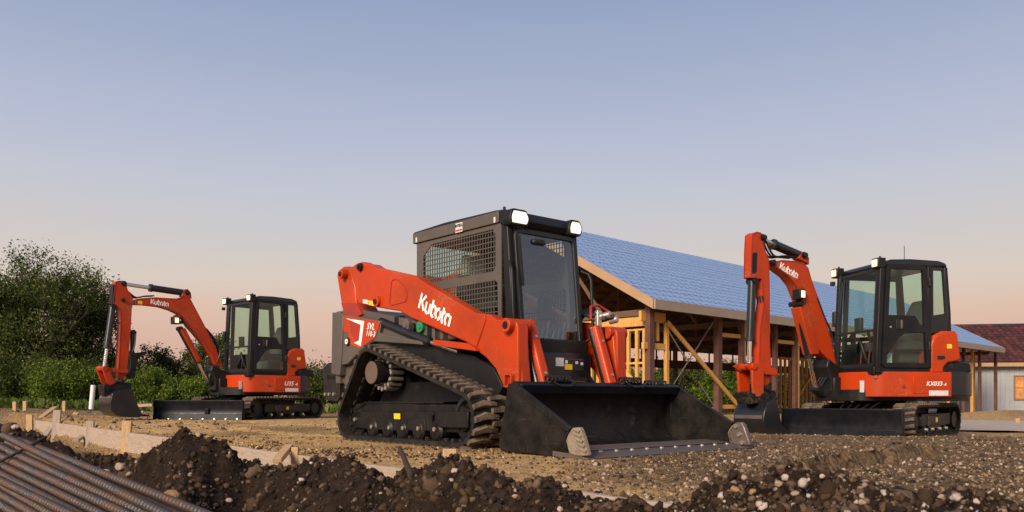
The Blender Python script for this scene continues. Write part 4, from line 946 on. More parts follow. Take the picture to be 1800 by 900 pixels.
# lift arms
ARM = c1([(205,492),(243,465),(283,450),(310,465),(345,465),(382,490),(520,520),(640,548),(700,590),(1000,768),(1040,788),(1130,798),(1165,830)])+[(896,563),(908,566)]+c2([(1125,112),(1128,430),(1115,448)])+[(893,680),(887,683)]+c2([(1040,440),(1000,350),(945,285),(880,238),(830,196),(760,165),(640,112),(520,60),(455,22),(370,8)])+c1([(262,728),(242,690),(240,620)])
LINK = c1([(120,542),(135,508),(162,482),(190,480),(207,492),(240,620),(246,720),(290,795),(250,812),(200,808),(168,790),(148,715)])
for sg, s in ((1, lambda b: b), (-1, mir)):
    y = s
    arm = MB().prism(pxB(ARM, -.74), 'b', *sorted((y(-.74), y(-.615)))).build('lift_arm', 'orange', loader, .014, seg=3)
    MB().prism(pxB(LINK, -.7), 'b', *sorted((y(-.7), y(-.46)))).build('rear_link', 'orange', loader, .014)
    P = pxB(c1([(150,722),(246,722),(290,795),(250,812),(200,808),(168,790)]), -.703); MB().prism(P, 'b', *sorted((y(-.7045), y(-.698)))).build('link_foot', 'orange_dark', loader)
    for (cx_, cy_), r_ in (((150,530),.05), ((270,485),.042), ((382,712),.055)):
        a, z = LF.B(*c1([(cx_, cy_)])[0], -.76); pn = MB().lathe([(0,0),(r_*.5,0),(r_*.5,.012),(r_,.014),(r_*1.05,.03),(r_*1.05,.08),(0,.08)], (a, y(-.785) if sg == 1 else y(-.785)-.08, z), 'b', 20).build('pivot_pin', 'orange' if cx_ != 270 else 'black_paint', loader, .0)
        MB().lathe([(0,0),(r_*.5,0),(r_*.5,.012),(0,.012)], (a, y(-.789) if sg == 1 else y(-.777), z), 'b', 14).build('pin_end', 'cab_dark', pn)
    # raised rib outlines pressed into the arm
    for L_ in ([(480,570),(512,560),(560,600),(588,670),(575,715),(480,740),(465,730)], [(950,860),(980,845),(1050,855),(1062,870),(1020,905),(990,930),(960,900)]):
        P = round_poly(pxB(c1(L_), -.742), .03, 4); MB().ring(P, offset_poly(P, .010), 'b', *sorted((y(-.746), y(-.736)))).build('pressed_rib', 'orange_dark', arm)
    # plate over the elbow
    P = pxB(c1([(905,880),(930,830),(980,795),(1100,800)])+c2([(945,75),(895,225),(840,195)]), -.745); MB().prism(P, 'b', *sorted((y(-.752), y(-.732)))).build('elbow_plate', 'orange', arm, .006)
    # lower leg: widening plate bent forward, boss at the top
    # front face of the leg, folded inwards from the side face
    a_t, z_t = .55, 1.10
    leg = MB().loft([[(.20, y(-.70), 1.11), (.43, y(-.70), 1.06), (.43, y(-.60), 1.06), (.20, y(-.60), 1.11)], [(.26, y(-.70), .80), (.465, y(-.70), .80), (.465, y(-.60), .80), (.26, y(-.60), .80)], [(.32, y(-.71), .50), (.50, y(-.71), .48), (.50, y(-.60), .48), (.32, y(-.60), .50)]]).build('arm_leg', 'orange', loader, .014)
    a, z = LF.B(894, 572, -.76); bs = MB().cyl((a, y(-.8), z), (a, y(-.56), z), .062, 24).build('arm_boss', 'orange', loader, .006); MB().lathe([(0,0),(.03,0),(.034,.006),(.034,.02),(0,.02)], (a, y(-.806) if sg == 1 else y(-.806)-.02, z), 'b', 18).build('pin_end', 'cab_dark', bs)
    # tie-down eye
    a, z = LF.B(893, 668, -.77); P = round_poly([(a-.05,z-.06),(a+.05,z-.06),(a+.055,z+.05),(a-.04,z+.06)], .02, 3); MB().ring(P, offset_poly(P, .014), 'b', *sorted((y(-.78), y(-.735)))).build('tie_down_eye', 'orange', arm)
    MB().prism(offset_poly(P, .012), 'b', *sorted((y(-.746), y(-.739)))).build('eye_opening', 'orange_dark', arm)
    # tilt cylinder and its cover
    MB().cyl((.26, y(-.50), 1.10), (.45, y(-.50), .56), .045, 16).build('tilt_cylinder', 'gloss_black', loader)
    cv = MB()
    for (p, q) in (((.33, 1.115), (.53, .565)),):
        L0 = [(p[0], y(-.535), p[1]), (p[0]+.03, y(-.515), p[1]+.012), (p[0]+.03, y(-.445), p[1]+.012), (p[0], y(-.425), p[1]), (p[0]-.02, y(-.425), p[1]-.02), (p[0]-.02, y(-.535), p[1]-.02)]
        L1 = [(q[0], y(-.535), q[1]), (q[0]+.03, y(-.515), q[1]+.012), (q[0]+.03, y(-.435), q[1]+.012), (q[0], y(-.415), q[1]), (q[0]-.02, y(-.415), q[1]-.02), (q[0]-.02, y(-.535), q[1]-.02)]
        cv.loft([L0, L1])
    cvo = cv.build('cylinder_cover', 'orange', loader, .012)
    for f in (.28, .86): bolt(cvo, (.355+.20*f, y(-.48), 1.125-.55*f), (.9, 0, .43), .014, .014)
# wordmark along the arm, warning labels
p0 = LF.B(735, 531, -.745); p1 = LF.B(799, 570, -.745); cxy = ((p0[0]+p1[0])/2, (p0[1]+p1[1])/2)
dl = Vector((p1[0]-p0[0], 0, p1[1]-p0[1])); 
ll = LF.B(739, 517, -.745), LF.B(732, 538, -.905)
put_text(wordmark(.150, .030), 'wordmark', 'white_print', loader, (LF.B(765, 545, -.743)[0], -.7435, LF.B(765, 544, -.743)[1]), dl, (.20, 0, 1), 1.0)
for l, m in (([(292,697),(325,702),(325,730),(292,724)], 'sticker_white'), ([(328,704),(366,710),(364,742),(330,735)], 'sticker_yellow')):
    MB().prism(pxB(c1(l), -.743), 'b', -.7435, -.738).build('warning_sticker', m, loader)
MB().box(.34, .50, -.62, .50, .42, .58).build('cross_tube', 'orange', loader, .02)
# cab
cab = MB().box(-1.30, .02, -.44, .32, .90, 1.02).build('cab_floor', 'cab_dark', loader)
CB0, CB1 = -.50, .38                               # outer faces of the screens
def screen(b, sg):
    """side guard plate cut into a grid of bars, upper and lower opening"""
    mb = MB(); t = .012; lo, hi = sorted((b, b+sg*t)); a0, a1, z0, z1 = -1.385, -.03, .98, 2.03
    UO = [(-1.27,1.66),(-1.20,1.60),(-.14,1.60),(-.115,1.63),(-.115,1.93),(-.15,1.985),(-1.12,1.985),(-1.27,1.88)]
    LO = [(-1.25,1.05),(-.10,1.05),(-.075,1.08),(-.085,1.49),(-.12,1.515),(-1.20,1.515),(-1.25,1.48),(-1.25,1.30)]
    mid = 1.555
    for O, zz0, zz1 in ((UO, mid, z1), (LO, z0, mid)):
        outer = []
        cx_, cz_ = (a0+a1)/2, (zz0+zz1)/2
        for (x, z) in O:                            # project opening corners to the panel border
            outer.append((a0 if x < cx_ and abs(x-min(p[0] for p in O)) < .09 else (a1 if x > -.16 else x), zz0 if z < cz_ else zz1))
        mb.ring(outer, O, 'b', lo, hi)
    gr_ = MB()
    def inside(O, x): # z span of the opening at x
        zs = []
        for i in range(len(O)):
            (xa, za), (xb, zb) = O[i], O[(i+1) % len(O)]
            if (xa-x)*(xb-x) <= 0 and xa != xb: zs.append(za+(zb-za)*(x-xa)/(xb-xa))
        return (min(zs), max(zs)) if len(zs) > 1 else None
    def inside_z(O, z): return inside([(q, p) for p, q in O], z)
    for O in (UO, LO):
        x = -1.235
        while x < -.11:
            r = inside(O, x)
            if r: gr_.box(x-.0038, x+.0038, lo+.002, hi-.002, r[0]-.004, r[1]+.004)
            x += .0405
        z = O[0][1]*0+min(p[1] for p in O)+.035
        while z < max(p[1] for p in O)-.01:
            r = inside_z(O, z)
            if r: gr_.box(r[0]-.004, r[1]+.004, lo+.001, hi-.001, z-.0038, z+.0038)
            z += .0475
    p_ = mb.build('side_screen', 'cab_grey', loader, smooth=0); gr_.build('screen_grid', 'cab_grey', p_, smooth=0)
    return p_
screen(CB0, 1); screen(CB1, -1)
# roof with drip edge and visor
rp = [(-1.44,2.03),(-1.43,2.15),(-.9,2.165),(-.10,2.15),(.04,2.135),(.10,2.05),(.06,1.99),(-.03,2.01),(-.05,2.03)]
MB().prism(rp, 'b', CB0-.012, CB1+.012).build('cab_roof', 'cab_dark', loader, .012)
for b, sg in ((CB0-.02, -1), (CB1+.02, 1)):
    MB().box(-1.43, -.05, *sorted((b, b-sg*.016)), 2.03, 2.135).build('roof_rail', 'cab_grey', loader, .006)
    for a in (-1.36, -.10): MB().box(a-.012, a+.012, *sorted((b-.004, b+.004)), 2.035, 2.085).build('rail_clip', 'sticker_white', loader)
sp_ = LF.B(807, 400, CB0-.02); stk = MB().box(sp_[0]-.055, sp_[0]+.055, CB0-.023, CB0-.019, sp_[1]-.045, sp_[1]+.045).build('roof_sticker', 'sticker_white', loader)
put_text(text_mesh('INTELL', .036, .002), 'sticker_lettering', 'sticker_black', stk, (sp_[0], CB0-.024, sp_[1]+.018), (1,0,0), (0,0,1)); MB().box(sp_[0]-.05, sp_[0]+.05, CB0-.0245, CB0-.022, sp_[1]-.034, sp_[1]-.018).build('red_band', 'sticker_red', stk)
# corner pillars and rear wall
for b0, b1 in ((CB0, CB0+.07), (CB1-.07, CB1)):
    MB().loft([[(-.03,b0,2.02),(.05,b0,2.02),(.05,b1,2.02),(-.03,b1,2.02)], [(.02,b0,1.30),(.12,b0,1.30),(.12,b1,1.30),(.02,b1,1.30)], [(.02,b0,.80),(.16,b0,.80),(.16,b1,.80),(.02,b1,.80)]]).build('front_pillar', 'cab_dark', loader, .012)
    MB().box(-1.385, -1.31, b0+.014, b1-.014, .98, 2.03).build('rear_pillar', 'cab_dark', loader, .01)
MB().box(-1.37, -1.32, CB0+.06, CB1-.06, .98, 1.42).build('rear_wall', 'cab_dark', loader)
MB().box(-1.37, -1.355, CB0+.05, CB1-.05, 1.42, 2.03).build('rear_window', 'glass', loader)
for b in (CB0+.03, CB1-.035): MB().box(-1.30, -.02, b, b+.005, 1.04, 2.02).build('side_window', 'glass_side', loader)
# front door: rounded frame leaning forward at the foot
def dp(b, z): return (.055+.10*(2.0-z)/1.0+.004, b, z)
DO = round_poly([(CB0+.055,.83),(CB1-.055,.83),(CB1-.05,1.975),(CB0+.05,1.975)], .09, 5); DI = offset_poly(DO, .045)
n_ = len(DO); vs = [dp(*p) for p in DO]+[dp(*p) for p in DI]; vs += [(x+.03, y_, z) for x, y_, z in vs]
fs = []
for i in range(n_):
    j = (i+1) % n_; fs += [(i,j,n_+j,n_+i),(2*n_+i,3*n_+i,3*n_+j,2*n_+j),(i,2*n_+i,2*n_+j,j),(n_+i,n_+j,3*n_+j,3*n_+i)]
door = MB().add(vs, fs).build('front_door', 'plastic_black', loader, .006)
MB().add([(x+.015, y_, z) for x, y_, z in (dp(*p) for p in DI)], [tuple(range(n_))]).build('door_glass', 'glass', door, smooth=0)
MB().tube([dp(-.40,1.93), dp(-.385,1.30)], .010, 6).build('wiper', 'plastic_black', door); MB().beam(Vector(dp(-.41,1.90))+Vector((.03,0,0)), Vector(dp(-.40,1.45))+Vector((.03,0,0)), .02, .04).build('wiper_blade', 'plastic_black', door)
MB().box(.075, .115, -.235, -.08, 1.845, 1.90).build('mirror', 'plastic_black', loader, .02)
for sg, b in ((1, CB0-.02), (-1, CB1+.03)):
    MB().tube([(.09,b+.02*sg,1.66),(.15,b-.03*sg,1.63),(.18,b-.035*sg,1.57),(.20,b-.035*sg,1.2),(.21,b-.03*sg,1.02),(.17,b+.02*sg,.98)], .014, 8).build('grab_handle', 'cab_dark', loader, smooth=60)
# cab interior
seat = MB().box(-.95,-.45,-.30,.18,1.04,1.20).box(-1.02,-.86,-.29,.17,1.15,1.68).build('seat', 'seat', loader, .05, seg=3)
MB().box(-1.06,-.95,-.20,.08,1.66,1.90).build('headrest', 'seat_light', seat, .04, seg=3)
for b in (-.36, .20): 
    arm_ = MB().box(-.75, -.25, b, b+.07, 1.28, 1.36).build('arm_console', 'seat', loader, .02); MB().tube([(-.32,b+.035,1.36),(-.30,b+.035,1.50)], .02, 8).build('joystick', 'plastic_black', arm_)
MB().box(-.30, .02, -.42, .30, 1.02, 1.08).build('footrest', 'cab_dark', loader, .01)
MB().box(-.28,-.20,.16,.30,1.20,1.42).build('display', 'plastic_black', loader, .015)
for k in range(9): MB().tube([(.03, -.36+.07*k, .96), (.05, -.33+.07*k, 1.06+.05*(k % 3)), (.0, -.30+.07*k, 1.14)], .016, 6).build('hose', 'hose', loader, smooth=60)
# work lamps on the roof
for bc, w in ((CB0+.10, .20), (CB1-.075, .15)):
    P = round_poly([(bc-w/2-.02,1.985),(bc+w/2-.02,1.985),(bc+w/2+.01,2.06),(bc+w/2-.03,2.135),(bc-w/2,2.135),(bc-w/2-.03,2.06)], .025, 3)
    lp = MB().prism(P, 'a', .02, .125).build('work_lamp', 'cab_dark', loader, .008); q = offset_poly(P, .022); MB().prism(q, 'a', .122, .132).build('lamp_lens', 'lamp_white', lp); MB().prism(offset_poly(P, .040), 'a', .130, .134).build('bulb', 'bulb_white', lp)
MB().cyl((.0, CB0+.01, 2.13), (.0, CB0+.01, 2.165), .014, 8).build('antenna_base', 'plastic_black', loader)
# front panel below the door, step, labels
MB().box(.14, .27, CB0+.10, CB1-.02, .60, .86).build('front_panel', 'gloss_black', loader, .02)
MB().prism([(.10,.86),(.26,.83),(.27,.78),(.10,.78)], 'b', CB0+.06, CB1-.02).build('sill', 'blade_face', loader, .01)
for i, (u0, v0, u1, v1, m) in enumerate(((977,628.5,991,644,'sticker_white'), (992,630,1026,652,'sticker_black'))):
    p = LF.A(u0, v0, .272); q = LF.A(u1, v1, .272); MB().box(.271, .2745, p[0], q[0], q[1], p[1]).build('data_label', m, loader)
for u0, v0, u1, v1, m in ((993,640,1006,650,'sticker_yellow'), (993,630.5,1025,632.5,'sticker_red'), (994,633,998,639,'sticker_white'), (1012,635,1016,640,'sticker_white'), (1021,637,1025,642,'sticker_white')):
    p = LF.A(u0, v0, .276); q = LF.A(u1, v1, .276); MB().box(.2748, .277, p[0], q[0], q[1], p[1]).build('label_patch', m, loader)
stp = MB().box(.20, .40, -.27, .16, .585, .615).build('step', 'cab_grey', loader, .004)
for k in range(15): MB().box(.392, .408, -.265+.029*k, -.25+.029*k, .60, .628).build('step_tooth', 'steel_worn', stp)
# coupler and hoses on the far arm
cp = MB().box(.27,.31,.40,.46,.98,1.27).build('coupler_bracket', 'bolt', loader, .006)
for k in range(6):
    MB().cyl((.20+.02*k,.40+.035*k,1.22-.02*(k % 3)), (.30+.015*k,.43+.035*k,1.235-.02*(k % 3)), .027+.008*(k % 2), 12).build('hydraulic_coupler', 'bolt' if k % 2 else 'plastic_black', cp)
    MB().tube([(.22,.40+.035*k,1.21),(.05,.40+.03*k,1.26+.01*k),(-.18,.47+.02*k,1.12)], .014, 6).build('hose', 'hose', loader, smooth=60)
MB().tube([(.26,.36,1.18),(.22,.40,1.31),(.20,.52,1.335),(.24,.62,1.28),(.25,.65,1.18)], .014, 8).build('coupler_hose', 'orange_dark', loader, smooth=60)
MB().lathe([(0,0),(.02,0),(.025,.01),(.05,.01),(.05,.05),(0,.05)], (.32,.42,1.06), 'a', 18).build('knob', 'plastic_black', loader)

# bucket: side plates, curved back shell, floor, cutting edge, corner teeth
bk = empty('bucket_mount', (0, 0, 0)); bpy.data.objects.remove(bk)
B0, B1 = -1.02, 1.02
side_pts = pxB(c4([(105,405),(112,385),(150,375),(178,398),(480,640),(445,708),(460,812),(330,800),(70,775),(55,748),(62,680),(98,480)]), B0)
shell_path = [(.735,.555),(.70,.54),(.66,.44),(.635,.30),(.65,.16),(.72,.07),(.84,.035),(1.30,.018)]
sh = MB(); o_ = []; n_ = len(shell_path)
for i, p in enumerate(shell_path):
    a = Vector(shell_path[max(i-1, 0)]); b = Vector(shell_path[min(i+1, n_-1)]); d = (b-a).normalized(); nr = Vector((d.y, -d.x)); o_.append(tuple(Vector(p)+nr*.022))
sh.prism(shell_path+o_[::-1], 'b', B0+.01, B1-.01)
bucket = sh.build('bucket', 'bucket_steel', loader, smooth=40)
for b, sg in ((B0, 1), (B1, -1)):
    MB().prism(side_pts, 'b', *sorted((b, b+sg*.025))).build('side_plate', 'bucket_steel', bucket, .005)
    P = pxB(c4([(112,385),(150,375),(482,642),(468,662),(440,655),(190,455)]), B0); MB().prism(P, 'b', *sorted((b-sg*.012, b+sg*.002))).build('wear_strip', 'bucket_steel', bucket, .004)
    # muddy side cutter with cast ribs
    P = pxB(c4([(478,640),(520,637),(538,680),(560,760),(572,805),(510,808),(462,795),(441,715),(455,680)]), B0-.03); ct = MB().prism(P, 'b', *sorted((b-sg*.022, b+sg*.03))).build('side_cutter', 'mud_tan' if sg == 1 else 'edge_steel', bucket, .012)
    for k in range(5):
        f = k/4; a, z = LF.B(*c4([(520+38*f, 660+118*f)])[0], B0-.03)
        MB().tube([(a-.05, b-sg*.024, z+.014), (a+.012, b-sg*.026, z-.004)], .011, 8).build('cast_rib', 'mud_tan' if sg == 1 else 'edge_steel', ct)
        bolt(ct, (a-.055, b+sg*.028, z-.01), (0, sg, 0), .02, .02) if k % 2 == 0 else None
MB().box(.675, .80, B0+.03, B1-.03, .525, .56).build('top_lip', 'blade_face', bucket, .01)
MB().prism([(.80,.56),(.82,.545),(.79,.475),(.775,.475)], 'b', B0+.03, B1-.03).build('top_rim', 'blade_face', bucket, .004)
MB().prism([(1.20,.046),(1.44,.032),(1.575,.006),(1.565,.0),(1.20,.002)], 'b', B0-.01, B1+.01).build('cutting_edge', 'edge_steel', bucket, .003)
MB().prism([(1.10,.066),(1.34,.052),(1.345,.043),(1.10,.04)], 'b', B0+.03, B1-.03).build('wear_plate', 'edge_steel', bucket, .003)
for k in range(11): bolt(bucket, (1.40, B0+.12+.18*k, .034), (0, 0, 1), .018, .012)
for k, bb in enumerate((-.52, .38)):               # coiled guards where the lines drop to the bucket
    hg = []
    for i in range(40): hg.append((.735+.035*math.cos(i*1.1), bb-.14+.28*i/39, .595+.03*math.sin(i*1.1)))
    MB().tube(hg, .011, 6).build('hose_guard', 'hose', loader, smooth=60)
    MB().tube([(.80,bb-.12,.57),(.83,bb-.06,.54),(.835,bb+.06,.54),(.80,bb+.12,.57)], .009, 6).build('guard_loop', 'hose', loader, smooth=60)
hg = [(.735+.03*math.cos(i*1.1), .58+.30*i/39, .575+.025*math.sin(i*1.1)) for i in range(40)]; MB().tube(hg, .011, 6).build('hose_guard', 'hose', loader, smooth=60)
MB().box(.50, .625, -.60, .48, .12, .50).build('coupler_plate', 'black_paint', loader, .01)

# ------------------------------------------------------------------ mini excavators
def hd(t): t = R(t); return -math.cos(t), -math.sin(t)
def rounded_plate(mb, P, r, lo, hi, axis='b'): mb.prism(round_poly(P, r, 4), axis, lo, hi)
def excavator(label, cx, cy, cz, th_house, th_track, th_boom, post_a, blade, px, tail, half, model, zroof, to_px, antenna=False):
    HF = Frame(cx, cy, cz, *hd(th_house)); TF = Frame(cx, cy, cz, *hd(th_track))
    ex = tag(empty('mini_excavator', HF.o, HF.rz), label, 'excavator')
    # --- undercarriage, turned under the house
    dt = TF.rz-HF.rz
    def under(o, rz=dt, loc=(0,0,0)): o.rotation_euler = (0, 0, rz); o.location = loc; return o
    w_o, w_i = half, half-.30
    for sg in (1, -1):
        b0, b1 = sorted((sg*w_i, sg*w_o))
        tr = under(track(ex, [(-.83,.235,.215),(.83,.235,.215)], b0, b1, .03, .022, .085, False))
        bm_ = (b0+b1)/2
        tf = under(MB().prism([(-.72,.33),(.55,.33),(.60,.28),(.60,.16),(-.66,.16),(-.74,.22)], 'b', bm_-.10, bm_+.10).prism([(-.30,.32),(.32,.32),(.28,.12),(-.26,.12)], 'b', *sorted((sg*(w_o-.05), sg*(w_o-.11)))).build('track_frame', 'cab_dark', ex, .012))
        MB().prism([(-.36,.30),(.34,.30),(.34,.17),(-.36,.17)], 'b', *sorted((sg*(w_o-.055), sg*(w_o-.035)))).build('guard_plate', 'steel_worn', tf, .008)
        if sg == 1: MB().box(-.045, .02, sg*(w_o-.036), sg*(w_o-.031), .21, .27).build('warning_sticker', 'sticker_yellow', tf)
        for a in (-.46, -.16, .16, .44): MB().lathe([(0,-.10),(.05,-.10),(.07,-.085),(.07,.085),(.05,.10),(0,.10)], (a, bm_, .105), 'b', 18).build('roller', 'steel_worn', tf)
        for a in (-.46, -.16, .16, .44): bolt(tf, (a, sg*(w_o-.05), .115), (0, sg, 0), .022, .03)
        for a, nm in ((-.83, 'drive_sprocket'), (.83, 'idler_wheel')):
            wl = under(MB().lathe([(0,-.10),(.07,-.10),(.08,-.05),(.14,-.05),(.175,-.08),(.18,.08),(.14,.05),(.08,.05),(.07,.10),(0,.10)], (a, bm_, .235), 'b', 28).build(nm, 'steel_worn', ex))
            if a < 0:
                MB().lathe([(0,-.005),(.10,-.005),(.115,.02),(.115,.10),(0,.10)], (a, sg*(w_o-.02) if sg < 0 else w_o-.13, .235), 'b', 24).build('motor_cover', 'cab_dark', wl)
    under(MB().box(-.50, .60, -w_i-.02, w_i+.02, .20, .40).build('car_body', 'black_paint', ex, .02))
    MB().lathe([(0,-.10),(.36,-.10),(.36,.0),(.33,.0),(.33,.06),(.36,.06),(.36,.16),(0,.16)], (0, 0, .46), 'z', 36).build('slew_ring', 'cab_dark', ex)
    # --- dozer blade on its two arms
    ba, bb, brot, bw, bh = blade
    bl = MB(); prof = [(.04,.02),(.055,.06),(.02,.14),(.012,.24),(.04,.35),(.05,.39),(.015,.40),(-.02,.34),(-.03,.22),(-.02,.10),(.01,.02)]
    prof = [(p[0], p[1]*bh/.40) for p in prof]
    bl.prism(prof, 'b', -bw/2, bw/2)
    TW = lambda a, b: (a*math.cos(dt)-b*math.sin(dt), a*math.sin(dt)+b*math.cos(dt), 0)
    bo = bl.build('dozer_blade', 'blade_face', ex, .004); bo.location = TW(ba, bb); bo.rotation_euler = (0, 0, dt+brot)
    ce = MB().prism([(.058,.14*bh/.4),(.066,.135*bh/.4),(.085,.0),(.05,.0)], 'b', -bw/2, bw/2).build('cutting_edge', 'blade_face', bo, .003)
    for k in range(8): bolt(ce, (.075, -bw/2+.09+(bw-.18)*k/7, .05), (1, 0, .15), .013, .012)
    for sg in (1, -1): MB().box(-.06, .05, *sorted((sg*bw/2, sg*(bw/2-.015))), .02, bh).build('end_plate', 'blade_face', bo, .003)
    MB().box(.0, .052, -bw/2, bw/2, bh-.012, bh+.006).build('top_edge', 'black_paint', bo, .003)
    for sg in (1, -1): under(MB().beam((.45, sg*.26, .30), (ba-.02, sg*.22+bb*.6, .18), .09, .13).build('blade_arm', 'black_paint', ex, .01))
    under(MB().cyl((.35, .0, .42), (ba-.05, bb*.7, .26), .045, 14).build('blade_cylinder', 'gloss_black', ex))
    for k in range(5): under(MB().tube([(.35, -.22+.1*k, .44), (.65, -.25+.12*k, .50), (1.0, -.2+.1*k, .40)], .013, 6).build('hose', 'hose', ex, smooth=60))
    # --- revolving deck, skirt, counterweight
    W_ = .78; Z0, Z1 = .555, .90
    MB().prism(round_poly([(.72,-.60),(.95,-.22),(.95,.22),(.72,.60),(-.55,.74),(-tail+.06,.42),(-tail+.06,-.42),(-.55,-.74)], .10), 'z', .50, .66).build('deck', 'black_paint', ex, .01)
    sk_o = [(.79,.14),(.77,.42),(.62,.70),(.50,.775),(-.53,.78)]; sk_i = [(-.53,.70),(.46,.70),(.56,.64),(.70,.40),(.72,.14)]
    skirt = MB().prism(sk_o+sk_i, 'z', Z0, Z1).build('side_skirt', 'orange', ex, .018, seg=3)
    MB().box(-.50, .08, .778, .786, .60, .845).build('pressed_panel', 'orange', skirt, .006); 
    sk2 = MB().prism([(x, -y) for x, y in sk_o+sk_i], 'z', Z0, Z1).build('side_skirt', 'orange', ex, .018)
    m1 = text_mesh(model[0], model[2], .0012, .25, 1.03); m2 = text_mesh(model[1], model[2]*.66, .001, .25, 1.0)
    w1 = max(v.co.x for v in m1.vertices); w2 = max(v.co.x for v in m2.vertices); zt = .735
    put_text(m1, 'model_lettering', 'white_print', skirt, (-.24, .7885, zt), (-1, 0, 0), (0, 0, 1)); put_text(m2, 'model_lettering', 'white_print', skirt, (-.24-w1-w2-.006, .7885, zt-model[2]*.1), (-1, 0, 0), (0, 0, 1))
    MB().box(-.46, -.16, .787, .790, .575, .645).build('white_label', 'sticker_white', skirt)
    MB().box(.635, .70, .53, .535, .62, .78).build('warning_sticker', 'sticker_white', skirt).location = (.06, .06, 0)
    MB().cyl((.22, .776, .70), (.22, .786, .70), .026, 12).build('fuel_plug', 'orange_dark', skirt); MB().cyl((.60,.70,.83), (.62,.73,.83), .026, 12).build('fuel_plug', 'orange_dark', skirt)
    # tail: curved black counterweight
    n_ = 12; out_ = []; y_e = .77
    for i in range(n_+1):
        an = -math.pi/2+math.pi*i/n_; out_.append((-.50-(tail-.50)*math.cos(an)**.7 if math.cos(an) > 0 else -.50, y_e*math.sin(an)))
    inn = [(-.50, y_e), (-.50, -y_e)]
    cw = MB().prism(out_, 'z', .56, .92).prism([(p[0]*.97-.02, p[1]*.97) for p in out_], 'z', .925, 1.04).build('counterweight', 'gloss_black', ex, .03, seg=3)
    # rounded engine cover beside and behind the cab
    ec_p = [(-.20,.88),(-.20,1.28),(-.25,1.40),(-.36,1.46),(-.58,1.47),(-.62,1.42),(-.67,1.10),(-.64,1.05),(-.46,1.02),(-.40,.96),(-.40,.88)]
    ec = MB().prism(ec_p, 'b', .50, .785).build('engine_cover', 'orange', ex, .03, seg=3)
    MB().box(-.52, -.44, .786, .790, 1.22, 1.28).build('warning_sticker', 'sticker_yellow', ec)
    MB().prism(round_poly([(-.30,1.06),(-.42,1.08),(-.40,1.12),(-.29,1.12)], .015), 'b', .78, .79).build('cover_latch', 'plastic_black', ec)
    MB().prism([(-.42,.90),(-.42,1.02),(-.64,1.05),(-.85,1.03),(-.88,.90)], 'b', .30, .74).build('rear_bonnet', 'cab_dark', ex, .02)
    MB().prism([(-.30,.90),(-.30,1.50),(-.62,1.48),(-.80,1.30),(-.88,.90)], 'b', -.72, .50).build('rear_bonnet', 'cab_dark', ex, .04, seg=3)
    MB().box(-.35, .62, -.76, -.24, .88, .97).build('tank_cover', 'cab_dark', ex, .03, seg=3)
    # --- cab
    ZR = zroof; y0, y1 = -.20, .775
    fl = MB().box(-.45, .66, y0, y1-.02, .86, .97).build('cab_floor', 'cab_dark', ex, .01)
    rfp = [(.545,ZR-.10),(.53,ZR-.045),(.40,ZR-.005),(.1,ZR+.01),(-.33,ZR),(-.44,ZR-.03),(-.475,ZR-.09)]
    rf_o = MB().prism(rfp, 'b', y0, y1).build('cab_roof', 'gloss_black', ex, .035, seg=3)
    # pillars as bent tubes: (front edge, rear edge)
    fx = lambda z: .615-.075*max(0, (z-1.0)/(ZR-1.0))
    rx = lambda z: -.505+.07*max(0, (z-1.6)/(ZR-1.6))
    zl = [.88, 1.3, 1.7, 2.1, ZR-.09]
    for y in (y0+.025, y1-.03):
        MB().loft([[(fx(z)-.045,y-.035,z),(fx(z)+.03,y-.035,z),(fx(z)+.03,y+.032,z),(fx(z)-.045,y+.032,z)] for z in zl]).build('front_pillar', 'cab_dark', ex, .01)
        MB().loft([[(rx(z)-.02,y-.03,z),(rx(z)+.035,y-.03,z),(rx(z)+.035,y+.03,z),(rx(z)-.02,y+.03,z)] for z in zl[1:]]).build('rear_pillar', 'cab_dark', ex, .01)
    # front: upper pane, bar, lower pane
    fs_ = round_poly([(y0+.055,.97),(y1-.06,.97),(y1-.06,ZR-.12),(y0+.055,ZR-.12)], .06, 4); fi = offset_poly(fs_, .042)
    n_ = len(fs_); mk = lambda p, t: (fx(p[1])+.012+t, p[0], p[1])
    vs = [mk(p, -.01) for p in fs_]+[mk(p, -.01) for p in fi]+[mk(p, .012) for p in fs_]+[mk(p, .012) for p in fi]; ff = []
    for i in range(n_):
        j = (i+1) % n_; ff += [(i,j,n_+j,n_+i),(2*n_+i,3*n_+i,3*n_+j,2*n_+j),(i,2*n_+i,2*n_+j,j),(n_+i,n_+j,3*n_+j,3*n_+i)]
    fr = MB().add(vs, ff).build('front_frame', 'plastic_black', ex)
    MB().add([mk(p, 0) for p in fi], [tuple(range(n_))]).build('windscreen', 'glass_clear', fr, smooth=0)
    zb = 1.46; MB().box(fx(zb)-.0, fx(zb)+.03, y0+.05, y1-.06, zb-.015, zb+.015).build('window_bar', 'plastic_black', fr)
    MB().tube([(fx(2.15)+.035, y0+.14, 2.2), (fx(1.8)+.04, y0+.11, 1.75)], .008, 6).build('wiper', 'plastic_black', fr)
    MB().box(fx(1.75)+.02, fx(1.75)+.07, y0-.04, y0+.035, 1.58, 1.80).build('mirror', 'plastic_black', ex, .015)
    # door: rounded frame with a kinked sill between two panes
    D = [(.555,.955),(-.20,.955),(-.155,1.6),(-.125,ZR-.075),(.485,ZR-.075),(.53,1.5)]
    DO = round_poly(D, .07, 4); DI = offset_poly(DO, .062); dr = MB().ring(DO, DI, 'b', y1-.03, y1+.012).build('door', 'cab_dark', ex, .008)
    band = [(.52,1.05),(.52,1.66),(.05,1.66),(.02,1.63),(-.03,1.54),(-.12,1.52),(-.12,1.43),(.20,1.42),(.30,1.36),(.47,1.13)]
    MB().prism(band, 'b', y1-.022, y1+.006).build('door_panel', 'cab_dark', dr, .006)
